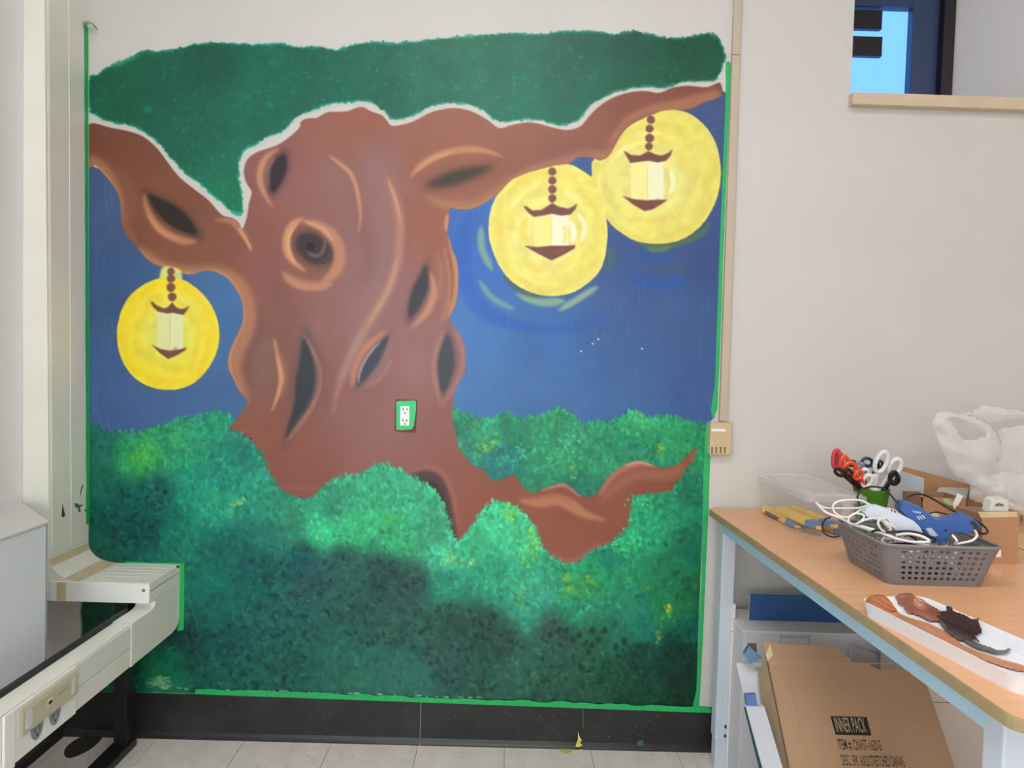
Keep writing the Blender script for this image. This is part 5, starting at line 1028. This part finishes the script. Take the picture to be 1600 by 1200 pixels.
scissors('chrome handled scissors in the middle of the green cup', [(1344,733,3.5,13,-.3,-.38),(1349,735,2.6,12,-.2,-.37)], M_chrome, M_chrome, .0028, (-.004,-.002))
scissors('red banded white scissors in front of the chrome pair', [(1341,742,7,5,-.9,-.40),(1352,738,5,5,.4,-.38)], M_or, M_wh, .0045, (-.006,-.014))
scissors('small white handled scissors leaning at the front of the cup', [(1355,751,6.5,9.5,.6,-.39),(1364,751,3.5,8,.3,-.385)], M_wh, M_wh, .0050, (.004,-.02))
scissors('large white handled scissors with square loops rising out of the cup', [(1377,722,8.5,17,.42,-.36),(1398,730,8.5,14,.55,-.355)], M_wh, M_wh, .0058, (.014,.006))
scissors('black handled scissors coiled at the right of the green cup', [(1396,745,6,8,.3,-.385),(1398,749,6.5,8,.2,-.375)], M_bk, M_bk, .0042, (.02,-.004))
scissors('black plastic scissors showing through the large white loop', [(1368,727,4.5,6,.2,-.335),(1374,725,5,5,0,-.33)], M_bk, M_bl, .0036, (.01,.02))
# cartons at the back of the table
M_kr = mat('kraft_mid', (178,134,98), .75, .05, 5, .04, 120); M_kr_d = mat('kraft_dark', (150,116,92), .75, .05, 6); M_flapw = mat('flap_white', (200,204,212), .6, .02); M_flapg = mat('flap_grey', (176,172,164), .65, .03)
def panel(pts, off, name, m, par): return MB().prism(pts, off).build(name, m, par)
def base_at(px, py): return at(px, py, Z=Z0)
oc = thing('open_carton', 'long open brown carton with white flap standing at the back of the table', 'carton', (1.45, -.2, Z0))
yb = -.10
q = [at(1408, 728, Y=yb), at(1516, 757, Y=yb), at(1600, 780, Y=yb)]
panel([q[0], q[1], q[2], Vector((q[2].x, yb, Z0)), Vector((q[0].x, yb, Z0))], (0, .004, 0), 'back_panel', M_kr, oc)
f0, f1 = at(1370, 723, Y=-.14), at(1444, 748, Y=-.33)
panel([f0, f1, Vector((f1.x, f1.y, Z0)), Vector((f0.x, f0.y, Z0))], (.003, .004, 0), 'flap', M_flapw, oc)
g0, g1, g2, g3 = at(1455, 783, Y=-.30), at(1469, 763, Y=-.22), at(1514, 764, Y=-.22), at(1508, 783, Y=-.30)
panel([g0, g1, g2, g3], (0, .003, .003), 'flap', M_flapg, oc)
h0, h1 = at(1514, 764, Y=-.21), at(1560, 788, Y=-.21)
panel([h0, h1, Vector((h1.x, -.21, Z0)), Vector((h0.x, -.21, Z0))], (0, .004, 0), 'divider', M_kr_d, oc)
sc2 = thing('small_carton', 'small open tan carton holding packets behind the blue glue gun', 'carton', at(1475, 800, Y=-.42))
k0, k1 = at(1441, 777, Y=-.42), at(1509, 779, Y=-.42)
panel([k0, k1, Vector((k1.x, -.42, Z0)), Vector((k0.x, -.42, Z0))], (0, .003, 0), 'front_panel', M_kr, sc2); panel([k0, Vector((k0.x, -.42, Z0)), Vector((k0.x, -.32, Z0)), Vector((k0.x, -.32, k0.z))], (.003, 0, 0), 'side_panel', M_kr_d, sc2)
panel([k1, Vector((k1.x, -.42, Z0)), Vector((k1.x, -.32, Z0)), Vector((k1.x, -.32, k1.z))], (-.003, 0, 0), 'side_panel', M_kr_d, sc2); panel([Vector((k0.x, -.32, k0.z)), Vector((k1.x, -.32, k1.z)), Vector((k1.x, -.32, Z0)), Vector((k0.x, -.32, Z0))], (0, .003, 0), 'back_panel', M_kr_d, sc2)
def strip(label, px, Y, th, m, name, cat): return tag(MB().prism([at(x, y, Y=Y) for x, y in px], (0, th, 0)).build(name, m, bevel=.001), label, cat)
strip('white paper tag sticking up from the small tan carton', [(1491,795),(1489,788),(1497,771),(1505,775),(1502,782),(1494,794)], -.43, .003, M_white, 'paper_tag', 'tag')
strip('pale green packet peeking out of the small tan carton', [(1472,781),(1480,779),(1490,784),(1489,792),(1478,788)], -.425, .003, mat('packet_green', (170,190,130), .5), 'paper_packet', 'packet')
strip('cream crumpled paper behind the blue glue gun', [(1448,806),(1458,801),(1466,803),(1474,812),(1462,812)], -.66, .006, mat('paper_cream', (226,218,196), .6), 'crumpled_paper', 'paper')
# upright kraft box
kx = thing('kraft_box', 'upright brown cardboard box with a white label behind the basket', 'box', (1.25, -.61, Z0))
yk = at(1580, 882, Z=Z0).y; r0, r1 = at(1527, 882, Y=yk), at(1588.5, 882, Y=yk); zt_ = at(1560, 799, Y=yk).z
t_l = at(1526, 799, Y=yk)
panel([Vector((r0.x+.012, yk, Z0)), Vector((r1.x, yk, Z0)), Vector((r1.x, yk, zt_)), t_l, at(1535, 813, Y=yk)], (0, .003, 0), 'front_panel', M_kr, kx)
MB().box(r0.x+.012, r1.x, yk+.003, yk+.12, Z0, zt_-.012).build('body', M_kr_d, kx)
panel([Vector((r1.x-.003, yk+.003, Z0)), Vector((r1.x-.003, yk+.12, Z0)), Vector((r1.x-.003, yk+.12, zt_)), Vector((r1.x-.003, yk+.003, zt_))], (.003, 0, 0), 'side_panel', M_kr, kx)
panel([at(x, y, Y=yk-.0004) for x, y in ((1528,800),(1589,799.5),(1589,808),(1533,809))], (0, -.0006, 0), 'tape_strip', M_stain, kx)
panel([at(x, y, Y=yk-.0004) for x, y in ((1549,856),(1564,853.5),(1564,870),(1549,871))], (0, -.0006, 0), 'label_sticker', M_white, kx)
pk = thing('tissue_packet', 'small white packet with dark script resting in the kraft box', 'packet', Vector(((r0.x+r1.x)/2, yk+.05, zt_-.012)))
pq = [at(x, y, Y=yk+.03) for x, y in ((1545,799),(1550,779),(1556,777.5),(1575,778),(1577,797),(1570,799.5))]
zmin = min(v.z for v in pq); pq = [v+Vector((0, 0, zt_-.012-zmin)) for v in pq]
MB().prism(pq, (0, .03, .004)).build('wrapper', mat('packet_white', (222,220,210), .45, .05, 40, .3, 60), pk, bevel=.003)
mb = MB(); 
for k in range(5): mb.tube([at(1556+k*2.4, 788-(k % 2)*1.0, Y=yk+.0285)+Vector((0,0,zt_-.012-zmin)), at(1557+k*2.4, 784-(k % 3)*.6, Y=yk+.0285)+Vector((0,0,zt_-.012-zmin)), at(1558.6+k*2.4, 787.5, Y=yk+.0285)+Vector((0,0,zt_-.012-zmin))], .0009, 5)
mb.build('script_mark', M_slot, pk)
# plastic bag, two crumpled sheets with handle loops
M_bag = clear_mat('bag_film', (240,240,248), .34, .35, .4)
bag = thing('plastic_bag', 'crumpled white plastic carrier bag with open handle on the back of the table', 'bag', (1.62, -.2, Z0))
def sheet(name, poly, holes, Yc, bulge, seed, step=4.0, amp=.010):
    xs = np.arange(min(p[0] for p in poly)-step, max(p[0] for p in poly)+step, step); ys = np.arange(min(p[1] for p in poly)-step, max(p[1] for p in poly)+step, step)
    r = np.random.default_rng(seed); ph = r.uniform(0, 6.28, 8); kx_ = r.normal(0, .055, 8); ky_ = r.normal(0, .055, 8); idx = {}; mb = MB()
    P_ = np.array(poly)
    def edge_d(x, y):
        dmin = 1e9
        for pl in [poly]+holes:
            for i in range(len(pl)):
                a = np.array(pl[i]); b = np.array(pl[(i+1) % len(pl)]); ab = b-a; t = np.clip(np.dot((x, y)-a, ab)/(ab@ab+1e-9), 0, 1); q = a+ab*t
                d = math.hypot(x-q[0], y-q[1])
                if d < dmin: dmin, qb = d, q
        return dmin, qb
    def vert(i, j):
        if (i, j) in idx: return idx[(i, j)]
        x, y = xs[i], ys[j]; inn = inside(poly, x, y) and not any(inside(h, x, y) for h in holes); d, qb = edge_d(x, y)
        if not inn: x, y = qb; d = 0
        w = sum(abs(math.sin(kx_[k]*x*1.6+ky_[k]*y*1.6+ph[k])) for k in range(8))/8-.6
        Yv = Yc-bulge*math.sqrt(min(d, 40)/40)+amp*w*4*min(1, d/8+.2)
        p = at(x, y, Y=Yv); 
        if p.z < Z0+.002: p = at(x, y, Z=Z0+.002)
        idx[(i, j)] = len(mb.v); mb.v.append(p); return idx[(i, j)]
    for i in range(len(xs)-1):
        for j in range(len(ys)-1):
            cx_, cy_ = xs[i]+step/2, ys[j]+step/2
            if inside(poly, cx_, cy_) and not any(inside(h, cx_, cy_) for h in holes): mb.f.append([vert(i, j), vert(i+1, j), vert(i+1, j+1), vert(i, j+1)])
    return mb.build(name, M_bag, bag, smooth=True)
hole1 = [(1486,656),(1493,657),(1505,661),(1520,666),(1532,671),(1539,676),(1540,681),(1530,685),(1517,688),(1508,687),(1502,682),(1496,672),(1489,663)]
sheet('front_sheet', [(1457,660),(1463,647),(1470,643),(1485,644),(1505,646),(1525,652),(1545,662),(1556,675),(1563,692),(1566,708),(1558,722),(1548,738),(1538,744),(1560,756),(1590,778),(1604,790),(1640,810),(1640,830),(1590,800),(1560,790),(1530,768),(1515,757),(1504,748),(1492,744),(1482,728),(1470,700),(1462,680),(1457,668)], [hole1], -.30, .03, 1)
sheet('back_sheet', [(1505,647),(1525,640),(1535,632),(1545,634),(1570,638),(1640,648),(1640,836),(1600,800),(1560,790),(1530,770),(1516,757),(1535,742),(1560,720),(1564,690),(1556,672),(1540,658)], [[(1552,672),(1570,669),(1598,664),(1640,655),(1640,654),(1600,655),(1575,656),(1545,660)]], -.20, .03, 2)
sheet('side_sheet', [(1516,757),(1540,742),(1572,737),(1640,745),(1640,840),(1600,806),(1570,800),(1540,790),(1514,780)], [], -.28, .05, 3)
